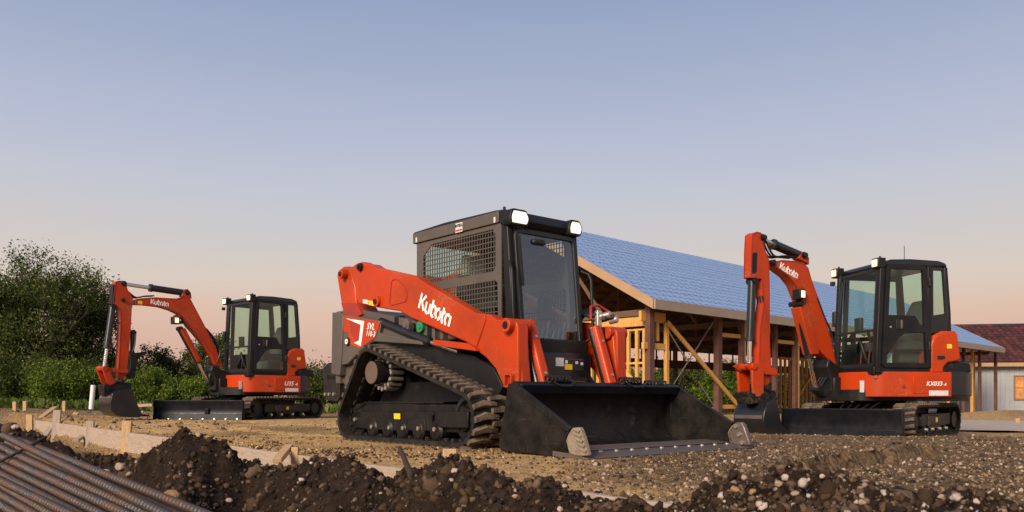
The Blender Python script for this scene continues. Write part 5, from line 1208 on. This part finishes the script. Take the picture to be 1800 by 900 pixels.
    MB().prism(DI, 'b', y1-.016, y1-.010).build('door_glass', 'glass_clear', dr, smooth=0)
    MB().box(.245, .345, y1+.006, y1+.014, 1.47, 1.60).build('handle_recess', 'plastic_black', dr, .004); MB().box(.255, .285, y1+.012, y1+.034, 1.475, 1.595).build('handle', 'cab_grey', dr, .006)
    MB().cyl((.43,y1+.004,1.50), (.43,y1+.016,1.50), .014, 10).build('lock', 'bolt', dr)
    for z in (2.12, 1.25): MB().box(-.185, -.15, y1, y1+.028, z-.06, z+.06).build('hinge', 'plastic_black', dr, .006)
    # rear quarter: pillar, window, lower black panel
    MB().loft([[(-.215,y1-.06,z),(-.155,y1-.06,z),(-.155,y1-.002,z),(-.215,y1-.002,z)] for z in (.95, ZR-.08)]).build('door_pillar', 'cab_dark', ex, .008)
    Q = round_poly([(-.21,1.63),(-.475,1.67),(-.425,ZR-.10),(-.205,ZR-.10)], .05, 4); Qi = offset_poly(Q, .035)
    qw = MB().ring(Q, Qi, 'b', y1-.04, y1-.005).build('quarter_window', 'plastic_black', ex, .004); MB().prism(Qi, 'b', y1-.026, y1-.02).build('quarter_glass', 'glass_clear', qw, smooth=0)
    MB().prism([(-.20,.95),(-.20,1.66),(-.50,1.68),(-.53,1.48),(-.22,1.42)], 'b', y1-.16, y1-.004).build('quarter_panel', 'gloss_black', ex, .02, seg=3)
    # far side and back of the cab
    MB().ring([(.52,.95),(-.50,.95),(-.43,ZR-.09),(.47,ZR-.09)], [(.44,1.32),(-.42,1.42),(-.38,ZR-.16),(.40,ZR-.16)], 'b', y0, y0+.035).build('cab_side', 'cab_dark', ex, .004)
    MB().prism([(.44,1.32),(-.42,1.42),(-.38,ZR-.16),(.40,ZR-.16)], 'b', y0+.015, y0+.02).build('side_glass', 'glass_clear', ex, smooth=0)
    MB().box(-.49, -.455, y0+.03, y1-.03, .95, 1.52).build('cab_back', 'cab_dark', ex); 
    bk_ = [(y0+.05,1.52),(y1-.06,1.52),(y1-.06,ZR-.1),(y0+.05,ZR-.1)]
    MB().add([(rx(z), y, z) for y, z in bk_], [(0,1,2,3)]).build('rear_glass', 'glass_clear', ex, smooth=0)
    # interior
    st = MB().box(-.35, .10, .08, .54, 1.02, 1.20).build('seat', 'seat', ex, .05, seg=3)
    MB().loft([[(-.28,.10,1.15),(-.14,.10,1.15),(-.14,.52,1.15),(-.28,.52,1.15)], [(-.40,.13,1.75),(-.29,.13,1.75),(-.29,.49,1.75),(-.40,.49,1.75)], [(-.42,.20,1.92),(-.33,.20,1.92),(-.33,.42,1.92),(-.42,.42,1.92)]]).build('backrest', 'seat', st, .04, seg=3)
    for y in (.0, .60):
        cn = MB().box(-.20, .25, y-.05, y+.05, 1.20, 1.34).build('console', 'seat', ex, .02); MB().tube([(.18,y,1.34),(.22,y,1.52)], [.014,.022], 8).build('joystick', 'plastic_black', cn)
    MB().box(.30, .36, -.12, .02, 1.50, 1.70).build('display', 'plastic_black', ex, .01)
    for y in (.22, .40): MB().tube([(.50,y,.97),(.46,y,1.30)], .014, 6).build('travel_lever', 'plastic_black', ex)
    MB().box(.30, .45, .50, .64, 1.02, 1.16).build('manual_holder', 'sticker_white', ex)
    MB().tube([(.35,y0+.1,1.0),(.45,y0+.3,1.28),(.50,y0+.42,1.35),(.48,y0+.52,1.1),(.40,y0+.5,1.0)], .025, 8).build('hose', 'hose', ex, smooth=60)
    # work lamps on the cab's front corners
    for y in (y0-.02, y1-.06):
        lb = MB().box(.50, .62, y-.075, y+.075, ZR-.125, ZR+.01).build('work_lamp', 'cab_dark', ex, .012); MB().box(.618, .63, y-.052, y+.052, ZR-.105, ZR-.012).build('lamp_lens', 'lamp_warm', lb, .004); MB().box(.628, .633, y-.032, y+.032, ZR-.085, ZR-.032).build('bulb', 'bulb_warm', lb, .004)
        MB().cyl((.54, y, ZR), (.54, y, ZR+.04), .012, 8).build('lamp_bracket', 'plastic_black', lb)
    MB().box(.60, .66, y0-.06, y0-.01, ZR-.24, ZR-.18).build('camera_box', 'plastic_black', ex, .006)
    if antenna: MB().tube([(-.15,.3,ZR), (-.15,.3,ZR+.28)], .005, 5).build('antenna', 'plastic_black', ex)
    # --- swing post and front end, built in the boom's own plane
    dbm = R(th_boom-th_house); loc = Vector((post_a, 0, 0)); wpt = HF.W(post_a, 0)
    BF = Frame(wpt.x, wpt.y, cz, *hd(th_boom)); rzb = BF.rz-HF.rz
    def front(o): o.location = loc; o.rotation_euler = (0, 0, rzb); return o
    pl = lambda l, b=0: [BF.B(*to_px(*p), b) for p in l]
    front(MB().prism([(-.30,.58),(-.30,.92),(.0,1.02),(.16,1.10),(.20,.98),(.10,.80),(.12,.60),(-.05,.52)], 'b', -.14, .14).build('swing_post', 'cab_dark', ex, .02)); MB().box(.55, post_a+.05, -.20, .20, .52, .84).build('swing_bracket', 'black_paint', ex, .02)
    T = .078; inb, ina = px['inset']
    boom = front(MB().prism(offset_poly(pl(px['boom']), inb), 'b', -T, T).build('boom', 'orange', ex, .016, seg=3))
    arm = front(MB().prism(offset_poly(pl(px['arm']), ina), 'b', -T*.8, T*.8).build('dipper_arm', 'orange', ex, .014, seg=3))
    sl = pl(px['slot']); MB().prism(round_poly(sl, .03), 'b', -T*.82, T*.82).build('slot', 'cab_dark', arm)
    for o_, l_, t_, dd in ((boom, px['boom'], T, inb), (arm, px['arm'], T*.8, ina)):  # welded edge flanges along both rims
        Po = offset_poly(pl(l_), dd-.004); Pi = offset_poly(pl(l_), dd+.012)
        for sg in (1, -1): MB().ring(Po, Pi, 'b', *sorted((sg*(t_-.006), sg*(t_+.004)))).build('edge_flange', 'orange_dark', o_)
    # cylinders: barrel, gland, rod, at the ends given
    def ram(name, p, q, f, r, b=0., bar='gloss_black'):
        P, Q = pl([p, q]); P = Vector((P[0], b, P[1])); Q = Vector((Q[0], b, Q[1])); M = P.lerp(Q, f)
        cy = front(MB().cyl(P, M, r, 18).build(name, bar, ex)); MB().cyl(P.lerp(Q, f-.03), P.lerp(Q, f+.012), r*1.18, 18).build('gland', 'plastic_black', cy); MB().cyl(M, Q, r*.55, 14).build('rod', 'chrome', cy)
        MB().cyl(Q-Vector((0,.07,0)), Q+Vector((0,.07,0)), r*.8, 14).build('rod_eye', 'cab_dark', cy); MB().cyl(P-Vector((0,.07,0)), P+Vector((0,.07,0)), r*.8, 14).build('barrel_eye', 'cab_dark', cy)
        return cy
    ram('arm_cylinder', *px['armcyl'], .062 if not antenna else .062)
    ram('bucket_cylinder', *px['bktcyl'], .055)
    bc_ = ram('boom_cylinder', *px['boomcyl'], .055, 0.0)
    cg = pl(px['guard']); front(MB().prism(cg, 'b', -.085, .085).build('cylinder_guard', 'orange', ex, .01))
    MBk = front(MB().prism(pl(px['ears']), 'b', -T*.8, T*.8).build('cylinder_ears', 'orange', ex, .01))
    for k in px['pins']:
        a, z = pl([k])[0]; front(MB().cyl((a, -T-.03, z), (a, T+.03, z), .034, 16).build('pivot_pin', 'cab_dark' , ex, .004))
    # lettering on the boom side facing the cab door
    (ta, tz), (tb_, tzb) = pl(px['word'], T); wd = Vector((tb_-ta, 0, tzb-tz)); sgx = 1 if wd.x < 0 else -1
    put_text(wordmark(px['wh'], px['wh']*.19), 'wordmark', 'white_print', boom, ((ta+tb_)/2, T+.001, (tz+tzb)/2), wd, (0, 0, 1))
    if 'mark' in px:
        P = pl(px['mark'], T); MB().prism(P, 'b', T-.001, T+.0025).build('warning_sticker', 'sticker_yellow', boom)
    # lamp under the boom
    P = pl([px['lamp']])[0]; lm = front(MB().box(P[0]-.035, P[0]+.085, .02, .16, P[1]-.07, P[1]+.07).build('boom_lamp', 'cab_dark', ex, .01)); MB().box(P[0]-.012, P[0]+.062, .158, .166, P[1]-.048, P[1]+.048).build('lamp_lens', 'lamp_warm', lm, .004); MB().box(P[0]+.005, P[0]+.045, .164, .168, P[1]-.028, P[1]+.028).build('bulb', 'bulb_warm', lm); MB().box(P[0]+.069, P[0]+.078, .03, .15, P[1]-.048, P[1]+.048).build('lamp_lens', 'lamp_warm', lm, .004)
    MB().prism([(P[0]-.06, P[1]+.05), (P[0]+.04, P[1]+.05), (P[0]+.02, P[1]+.11), (P[0]-.10, P[1]+.11)], 'b', .01, T+.002).build('lamp_bracket', 'orange_dark', lm)
    # bucket linkage: tipping links, side links
    for l, bb in ((px['link1'], .10), (px['link1'], -.10), (px['link2'], .125), (px['link2'], -.125)):
        front(MB().prism(pl(l), 'b', bb-.02, bb+.02).build('bucket_link', 'orange', ex, .008))
    a, z = pl([px['linkpin']])[0]; front(MB().cyl((a, -.16, z), (a, .16, z), .045, 18).build('link_pin', 'orange', ex, .006))
    a, z = pl([px['armpin']])[0]; front(MB().cyl((a, -.18, z), (a, .18, z), .04, 18).build('arm_pin', 'cab_dark', ex, .006))
    # bucket: rolled back shell between side plates, quick hitch, teeth
    wb = .27; BK_ = pl(px['bback'], wb); O = BK_+pl(px['bfront'], wb); n_ = len(BK_); inn_ = []
    for i, p in enumerate(BK_):
        d = (Vector(BK_[min(i+1, n_-1)])-Vector(BK_[max(i-1, 0)])).normalized(); c_ = Vector((sum(q[0] for q in O)/len(O), sum(q[1] for q in O)/len(O))); nr = Vector((-d.y, d.x)); nr = nr if nr.dot(c_-Vector(p)) > 0 else -nr; inn_.append(tuple(Vector(p)+nr*.014))
    bu = front(MB().prism(BK_+inn_[::-1], 'b', -wb+.01, wb-.01).build('bucket', 'gloss_black', ex, .012, smooth=50))
    for sg in (1, -1): MB().prism(O, 'b', *sorted((sg*wb, sg*(wb-.02)))).build('side_plate', 'gloss_black', bu, .006)
    q0, q1 = Vector(BK_[2]), Vector(BK_[3]); dq = (q1-q0).normalized(); nq = Vector((-dq.y, dq.x)); nq = nq if nq.dot(q0-c_) > 0 else -nq; W0 = q0.lerp(q1, .25); W1 = q0.lerp(q1, .6)
    MB().prism([tuple(W0-nq*.002), tuple(W1-nq*.002), tuple(W1+nq*.012), tuple(W0+nq*.012)], 'b', -wb+.03, wb-.03).build('wear_band', 'edge_steel', bu, .003)
    tp = pl([px['tip']], 0)[0]
    for k in range(5):
        b = -wb+.05+k*(2*wb-.1)/4; MB().loft([[(tp[0]+.05,b-.03,tp[1]+.05),(tp[0]+.05,b+.03,tp[1]+.05),(tp[0]+.03,b+.03,tp[1]+.01),(tp[0]+.03,b-.03,tp[1]+.01)], [(tp[0]-.06,b-.022,tp[1]+.012),(tp[0]-.06,b+.022,tp[1]+.012),(tp[0]-.06,b+.022,tp[1]-.002),(tp[0]-.06,b-.022,tp[1]-.002)]]).build('tooth', 'steel_worn', bu, .004)
    qh = pl(px['hitch']); hq = front(MB().prism(qh, 'b', -.13, .13).build('quick_hitch', 'black_paint', ex, .014))
    for k in range(3):
        a = qh[0][0]+(qh[1][0]-qh[0][0])*(k+.5)/3; z = (qh[0][1]+qh[2][1])/2
        MB().cyl((a, -.15, z), (a, .15, z), .036, 14).build('hitch_pin', 'cab_dark', hq)
    # thumb
    if 'thumb' in px:
        th_ = front(MB().prism(pl(px['thumb']), 'b', -.07, .07).build('thumb', 'black_paint', ex, .01)); ram('thumb_cylinder', *px['thumbcyl'], .038, 0.0)
    # hoses
    for k, hp in enumerate(px['hoses']):
        for j in range(3):
            off = -.05+.05*j; L_ = [(p[0], off+(.0 if k else .03), p[1]) for p in pl(hp)]
            sm = []
            for i in range(len(L_)-1):
                p0, p1, p2, p3 = (Vector(L_[max(i-1,0)]), Vector(L_[i]), Vector(L_[i+1]), Vector(L_[min(i+2,len(L_)-1)]))
                for q in range(4):
                    t = q/4; sm.append(.5*((2*p1)+(p2-p0)*t+(2*p0-5*p1+4*p2-p3)*t*t+(3*p1-p0-3*p2+p3)*t**3))
            sm.append(Vector(L_[-1])); front(MB().tube(sm, .014, 6).build('hose', 'hose', ex, smooth=60))
    return ex

c5 = lambda x, y: (140+x/3.104, 470+y/3.104)
c7 = lambda x, y: (1280+x/2.141, 380+y/2.141)
PXU = dict(inset=(.032, .03),
    boom=[(286,172),(320,162),(400,157),(520,164),(575,150),(600,170),(640,245),(690,340),(730,425),(756,480),(775,535),(760,552),(728,540),(708,492),(662,424),(612,362),(580,328),(556,290),(530,262),(490,242),(430,224),(360,216),(286,212)],
    arm=[(180,72),(205,66),(238,68),(252,88),(262,122),(278,148),(290,168),(290,200),(284,225),(280,310),(268,480),(256,560),(238,615),(222,630),(195,628),(192,585),(200,440),(206,300),(203,235),(188,215),(163,216),(166,170)],
    slot=[(176,95),(190,92),(182,200),(168,205)],
    armcyl=((580,140),(235,90),.58), bktcyl=((180,215),(132,556),.66), boomcyl=((545,335),(705,630),.62),
    guard=[(540,340),(566,332),(655,508),(636,520)], ears=[(548,160),(560,124),(582,118),(600,140),(604,172)],
    pins=[(228,180),(235,90),(580,140),(548,300)], word=[(392,185),(482,200)], wh=.092,
    mark=[(318,182),(342,184),(342,208),(318,206)], lamp=(516,292),
    link1=[(98,548),(118,538),(150,552),(252,556),(250,580),(150,572),(110,566)], link2=[(104,552),(140,548),(178,632),(150,644),(132,625)], linkpin=(118,553), armpin=(212,622),
    bback=[(285,664),(215,668),(180,688),(168,735),(174,780),(200,806),(250,817),(325,819)], bfront=[(345,808),(312,740),(296,690)],
    tip=(338,814), hitch=[(112,640),(262,628),(270,680),(120,700)],
    thumb=[(262,470),(342,462),(350,470),(312,500),(298,560),(296,600),(270,612),(256,590),(268,540)], thumbcyl=((288,350),(285,560),.55),
    hoses=[[(680,335),(722,385),(752,435),(752,480),(735,520)], [(255,130),(300,165),(350,158),(400,156)], [(215,300),(240,380),(262,470),(290,440),(300,350)], [(735,540),(700,600),(730,650),(770,640)]])
PXK = dict(inset=(.055, .05),
    boom=[(150,160),(185,154),(240,158),(272,168),(292,190),(306,240),(330,305),(350,365),(372,440),(390,515),(399,562),(388,580),(360,560),(318,515),(300,515),(284,455),(262,380),(248,318),(228,268),(204,238),(170,214),(150,198)],
    arm=[(68,62),(90,48),(112,52),(130,72),(128,104),(138,138),(150,165),(152,300),(152,470),(158,585),(150,632),(128,660),(100,662),(92,600),(98,420),(112,320),(104,250),(62,246),(64,130)],
    slot=[(78,140),(96,138),(94,215),(76,220)],
    armcyl=((272,150),(118,84),.68), bktcyl=((90,245),(78,562),.70), boomcyl=((262,330),(330,650),.62),
    guard=[(252,345),(282,332),(326,520),(298,522)], ears=[(252,160),(262,138),(282,140),(292,160),(292,185)],
    pins=[(152,176),(118,84),(272,150),(255,330)], word=[(204,190),(254,218)], wh=.098,
    lamp=(252,298),
    link1=[(40,564),(60,552),(110,556),(162,580),(158,602),(108,596),(60,584)], link2=[(60,580),(104,578),(104,676),(66,682)], linkpin=(66,568), armpin=(118,648),
    bback=[(178,684),(152,700),(136,740),(132,780),(145,815),(175,846),(222,847)], bfront=[(240,830),(200,778),(190,720)],
    tip=(232,838), hitch=[(48,662),(150,655),(160,692),(60,708)],
    hoses=[[(318,310),(346,385),(370,440),(380,505)], [(128,90),(160,150),(200,152),(240,156)], [(118,300),(130,360),(145,430),(140,445)], [(380,570),(350,620),(330,660),(380,690)]])
excavator('orange mini excavator with boom lettering and angled dozer blade, parked before the green shrubs', -5.28, 17.18, .0, 48, 62, 48, .90, (1.62, .12, R(25), 1.72, .40), PXU, 1.02, .85, ('U35', '-4', .125), 2.47, c5)
excavator('orange mini excavator with a tall whip aerial, parked before the timber barn', 5.35, 12.0, -.10, 12, 47, 30, .85, (1.52, .0, 0., 1.58, .40), PXK, 1.20, .775, ('KX033', '-4', .085), 2.42, c7, True)

# ------------------------------------------------------------------ concrete forms, stakes, reinforcing bars, stones
FD = Vector((.613, -.79, 0)); FN = Vector((.79, .613, 0))
def form_board(p, q, h, w, lb, m='form_board', drop=.02):
    p, q = Vector(p), Vector(q); mb = MB()
    L_ = (q-p).length; n = max(2, int(L_/.3)); d = (q-p).normalized(); s = Vector((-d.y, d.x, 0))
    loops = []
    for i in range(n+1):
        c = p.lerp(q, i/n); c = c+s*(.006*math.sin(i*1.3)); zt = c.z+.004*math.sin(i*2.1)
        loops.append([(c.x-s.x*w/2, c.y-s.y*w/2, zt-h), (c.x+s.x*w/2, c.y+s.y*w/2, zt-h), (c.x+s.x*w/2, c.y+s.y*w/2, zt), (c.x-s.x*w/2, c.y-s.y*w/2, zt)])
    mb.loft(loops); return tag(mb.build('form_board', m, None, .004), lb, 'board', 'boards of the concrete forms')
def gp(u, v, z=0.): Y = (H-z)*F/(v-VH); return at(u, v, Y)
BL = [(60,735), (112,744), (150,752), (295,770), (392,775), (535,797), (745,832), (1062,861), (1205,881), (1330,899)]
pts = [gp(u, v, .015) for u, v in BL]
line0, lined = pts[3], FD
def on_line(u):                                   # straight run of forms: where a column of the photograph meets it
    k = (u-CX)/F; t = (k*line0.y-line0.x)/(lined.x-k*lined.y); p = line0+lined*t; return Vector((p.x, p.y, .02))
form_board(on_line(64), on_line(128), .24, .045, 'long pale form board between the first short stake and the tall grey stake')
form_board(on_line(128), on_line(158), .24, .045, 'pale form board between the tall grey stake and the square pale stake')
form_board(on_line(158), on_line(296), .24, .045, 'broad pale form board nailed to the split stake beside the rebar')
form_board(on_line(296), on_line(540), .24, .045, 'form board running behind the dark soil peak to the leaning brace')
form_board(on_line(540), on_line(750), .24, .045, 'form board passing in front of the loader track toward the dead stick')
form_board(on_line(750), on_line(1110), .24, .045, 'form board mostly buried in soil below the bucket side cutter')
form_board(on_line(1110), on_line(1420), .24, .045, 'form board end showing between two crumbs of soil before the scraped bank')
q0 = gp(62, 733, .1); form_board(at(60, 735, 17.0), at(141, 733, 17.6), .30, .04, 'grey form board set square across the end of the forms')
def stake(u0, v0, u1, v1, wpx, Y, lb, m='stake_wood', dp_=.04, name='stake'):
    p = at(u0, v0, Y); q = at(u1, v1, Y); q.z -= .15; w = wpx/F*Y
    d = (q-p).normalized(); mb = MB(); mb.beam(p, q, dp_, w, (1,0,0))
    return tag(mb.build(name, m, None, .004), lb, 'stake', 'stakes holding the forms')
def ysk(u): return on_line(u).y-.06
stake(52,729, 52,750, 11, ysk(60), 'short stake at the start of the long pale form board')
stake(101,721, 96,770, 13, ysk(100), 'tall grey stake with a brace on the forms', 'stake_grey')
stake(159,740, 157,782, 13, ysk(158), 'square pale stake at the joint of the form boards', 'stake_grey')
stake(224,740, 218,797, 16, ysk(222), 'tall split stake with a yellow edge beside the rebar bundle')
stake(519,786, 517,814, 12, ysk(519), 'stub of wood behind the leaning brace on the forms')
stake(791,789, 790,822, 24, 4.45, 'splintered stake head on the soil peak in front of the loader track')
stake(1000-900+110,0+700, 0,0, 1, 1, '') if False else None
def brace(u0, v0, u1, v1, wpx, Y0, Y1, lb, m='stake_wood'):
    p = at(u0, v0, Y0); q = at(u1, v1, Y1); mb = MB().beam(p, q, .04, wpx/F*Y0, (1,0,0)); return tag(mb.build('brace_board', m, None, .004), lb, 'brace', 'braces of the forms')
brace(97,716, 72,734, 9, 17.4, 16.6, 'tan brace leaning to the far side of the tall grey stake')
brace(90,750, 78,768, 9, ysk(90), ysk(90)-.35, 'small grey brace leaning below the tall grey stake', 'stake_grey')
brace(147,766, 133,775, 9, ysk(147), ysk(147)-.4, 'small grey brace leaning below the square pale stake', 'stake_grey')
brace(508,785, 487,810, 15, ysk(508), ysk(508)-.35, 'wide tan brace leaning against the forms before the loader track')
brace(135,726, 128,733, 9, 17.8, 17.7, 'orange block of wood on the square set form board')
for u, v, h, w, Y, lb in ((26,706,10,6,20,'small far stake by the kerb, at the outer edge'), (44,705,8,6,21,'second small far stake by the kerb'), (113,705,9,5,21,'small dark far stake behind the dirt heap'), (1788,735,16,7,20,'orange wood stake on the dirt beyond the concrete pad')):
    p = at(u, v, Y); g0 = gz(p.x, p.y); mb = MB().box(p.x-w/F*Y/2, p.x+w/F*Y/2, p.y-.03, p.y+.03, min(g0, p.z-.1)-.05, p.z)
    tag(mb.build('stake', 'stake_wood', None, .004), lb, 'stake', 'far survey stakes')
p = at(1797, 733, 20.3); tag(MB().beam((p.x, p.y, gz(p.x, p.y)-.1), (p.x+.16, p.y, p.z), .05, .10).build('wood_block', 'stake_wood', None, .006), 'orange offcut leaning beside the stake beyond the concrete pad', 'block')
p = at(164, 677, 22); q = at(160, 706, 22); tag(MB().tube([(q.x, q.y, q.z-.2), (p.x, p.y, p.z)], .06, 16).build('pipe_marker', 'pvc', None, smooth=40), 'upright white pipe standing before the shrubs', 'pipe')
p = at(264, 703, 20); tag(MB().beam(at(240, 713, 18), at(268, 712, 18), .05, .06).build('loose_board', 'form_board', None, .004), 'loose board on the ground behind the dozer blade', 'board')
# dead stick standing in the soil
P = [at(702, 786, 3.85), at(708, 800, 3.82), at(714, 815, 3.8), at(721, 832, 3.78), at(726, 850, 3.76)]
tag(MB().tube([tuple(q) for q in P], [.010, .011, .014, .016, .018], 7).build('dead_stick', 'stick', None, smooth=60), 'dark dead stick standing up from the soil before the loader track', 'stick')

# reinforcing bars: a wired bundle lying on the spoil heap
bx = (BE1-BE0).normalized(); by = Vector((bx.y, -bx.x, 0)).normalized(); by = by if by.x < 0 else -by; by = (by+Vector((0, 0, -.62))); by = (by-bx*by.dot(bx)).normalized(); bz = bx.cross(by); sgn = 1
if bz.z < 0: bz = -bz; by = -by; sgn = -1        # local axes: x along the bars toward the camera, z up
bundle = tag(empty('rebar_bundle', (0, 0, 0)), 'bundle of rusty steel reinforcing bars tied with wire, lying on the soil', 'rebar')
bundle.matrix_world = basis_of(bx, by, bz, BE0)
rb = random.Random(4)
def bar_mesh(L_, r):
    mb = MB(); n = int(L_/.05); pts_ = []; 
    mb.tube([(L_*i/24, .0, 0) for i in range(25)], r, 8)
    k = 0
    while k*.022 < L_:                              # cross ribs
        x = k*.022; vs = []
        for i in range(8):
            an = math.pi*2*i/8; vs.append((x-.003, math.cos(an)*r*1.0, math.sin(an)*r*1.0))
        for i in range(8):
            an = math.pi*2*i/8; vs.append((x, math.cos(an)*r*1.14, math.sin(an)*r*1.14))
        for i in range(8):
            an = math.pi*2*i/8; vs.append((x+.003, math.cos(an)*r*1.0, math.sin(an)*r*1.0))
        mb.add(vs, [(i, (i+1) % 8, 8+(i+1) % 8, 8+i) for i in range(8)]+[(8+i, 8+(i+1) % 8, 16+(i+1) % 8, 16+i) for i in range(8)]); k += 1
    return mb.mesh('reinforcing_bar', 60)
bars = [bar_mesh(4.2, .0135), bar_mesh(4.2, .0150)]
for layer in range(3):
    for i in range(14-layer):
        off = (i+layer*.5)*.0330+rb.uniform(-.003, .003)
        o = link('reinforcing_bar', bars[rb.random() < .5], 'rebar', bundle)
        o.location = (rb.uniform(-.22, .12)+.10*(i/27)*-1, sgn*off, (layer-2)*.027+rb.uniform(-.002, .002)); o.rotation_euler = (rb.uniform(0, 6.28), rb.uniform(-.004, .004), sgn*rb.uniform(-.006, .006))
for off, yaw, x0, dz in ((.06, .022, -.1, .030), (.24, -.018, .1, .030)):   # a few bars lying askew on top
    o = link('reinforcing_bar', bars[0], 'rebar', bundle); o.location = (x0, sgn*off, dz); o.rotation_euler = (.4, -.003, sgn*yaw)
for x0 in (.16, 2.4):
    P = [(x0+.02*math.sin(t), sgn*(-.02+.50*t/6), .016+.012*math.sin(math.pi*t/6)) for t in [6*i/24 for i in range(25)]]+[(x0+.03, sgn*.50, -.03), (x0+.03, sgn*.46, -.09)]
    MB().tube(P, .006, 6).build('tie_wire', 'stick', bundle, smooth=60)

# single stones large enough to pick out
def stone(u, v, rpx, Y, m, lb, seed, flat=.8):
    p = at(u, v, Y); r = rpx/F*Y*.85; p.z -= r*.25; bm = bmesh.new(); bmesh.ops.create_icosphere(bm, subdivisions=3, radius=1)
    o3 = Vector((seed*3.1, seed*1.7, 0))
    rs_ = random.Random(seed); cuts = [(Vector((rs_.gauss(0,1), rs_.gauss(0,1), rs_.gauss(0,1))).normalized(), rs_.uniform(.55, .85)) for _ in range(7)]
    for w in bm.verts:
        for nn, dd in cuts:                        # broken faces
            e = w.co.dot(nn)-dd
            if e > 0: w.co -= nn*e*.85
        k = .92+.22*noise.noise(w.co*1.3+o3)+.16*noise.noise(w.co*4.3+o3); w.co = Vector((w.co.x*k, w.co.y*k*.9, w.co.z*k*flat))*r
    me = bpy.data.meshes.new('stone'); bm.to_mesh(me); bm.free(); me.shade_smooth(); o = link('stone', me, m); o.location = p; o.rotation_euler = (0, 0, seed)
    return tag(o, lb, 'stone', 'stones on the spoil heap')
ST = [(1411,846,15,1.95,'rock_pale','large pale pink stone on the stony crest beyond the forms'), (1380,838,10,1.98,'rock_pale','pale stone touching the large pale pink stone'), (1368,848,9,1.92,'rock','brown stone on the stony crest beside two pale stones'), (1445,836,8,2.0,'rock_pale','small white stone behind the large pale pink stone'),
      (1681,870,14,1.95,'rock_pale','pink white stone on the crest below the concrete pad'), (1655,872,9,1.97,'rock','dull stone beside the pink white stone on the crest'), (1308,838,8,2.05,'rock','brown stone at the start of the stony crest'), (1322,862,10,1.75,'rock_tan','tan stone low on the stony slope'), (1292,858,11,1.8,'rock_tan','tan stone in a pair low on the stony slope'),
      (1335,884,9,1.6,'rock_pale','pale stone near the foot of the stony slope'), (1515,881,10,1.65,'rock','round brown stone at the foot of the dark crest'), (1716,880,9,1.85,'rock_pale','small pale stone past the pink white stone'),
      (799,826,9,3.35,'rock_pale','pale pink stone just below the splintered stake head'), (530,842,8,4.0,'rock_pale','white stone on the dark slope below the leaning brace'), (349,764,9,4.95,'rock','pinkish stone on the soil peak'), (367,768,8,4.9,'rock_tan','orange tan stone on the soil peak'), (302,868,20,3.1,'rock_tan','flat orange tan rock beside the rebar bundle'),
      (213,817,14,4.2,'rock','brown rounded stone beside the rebar bundle'), (188,828,9,4.3,'rock_pale','small pale stone beside the rebar bundle'), (228,832,8,4.1,'rock','small brown stone below the rounded stone by the rebar'), (992,853,7,2.95,'rock_pale','upright white stone beside the buried form board'), (905,870,7,2.9,'rock','small pinkish stone on the dark slope'), (984,893,8,2.5,'rock_pale','white stone low on the dark slope'),
      (334,833,6,3.9,'rock_pale','tiny white stone on the dark heap'), (403,878,8,3.2,'rock','brown stone low in the dark heap'), (28,748,9,6.1,'rock_pale','pale stone in the heap behind the rebar ends')]
for i, (u, v, r_, Y, m, lb) in enumerate(ST): stone(u, v, r_, Y, m, lb, i+1)
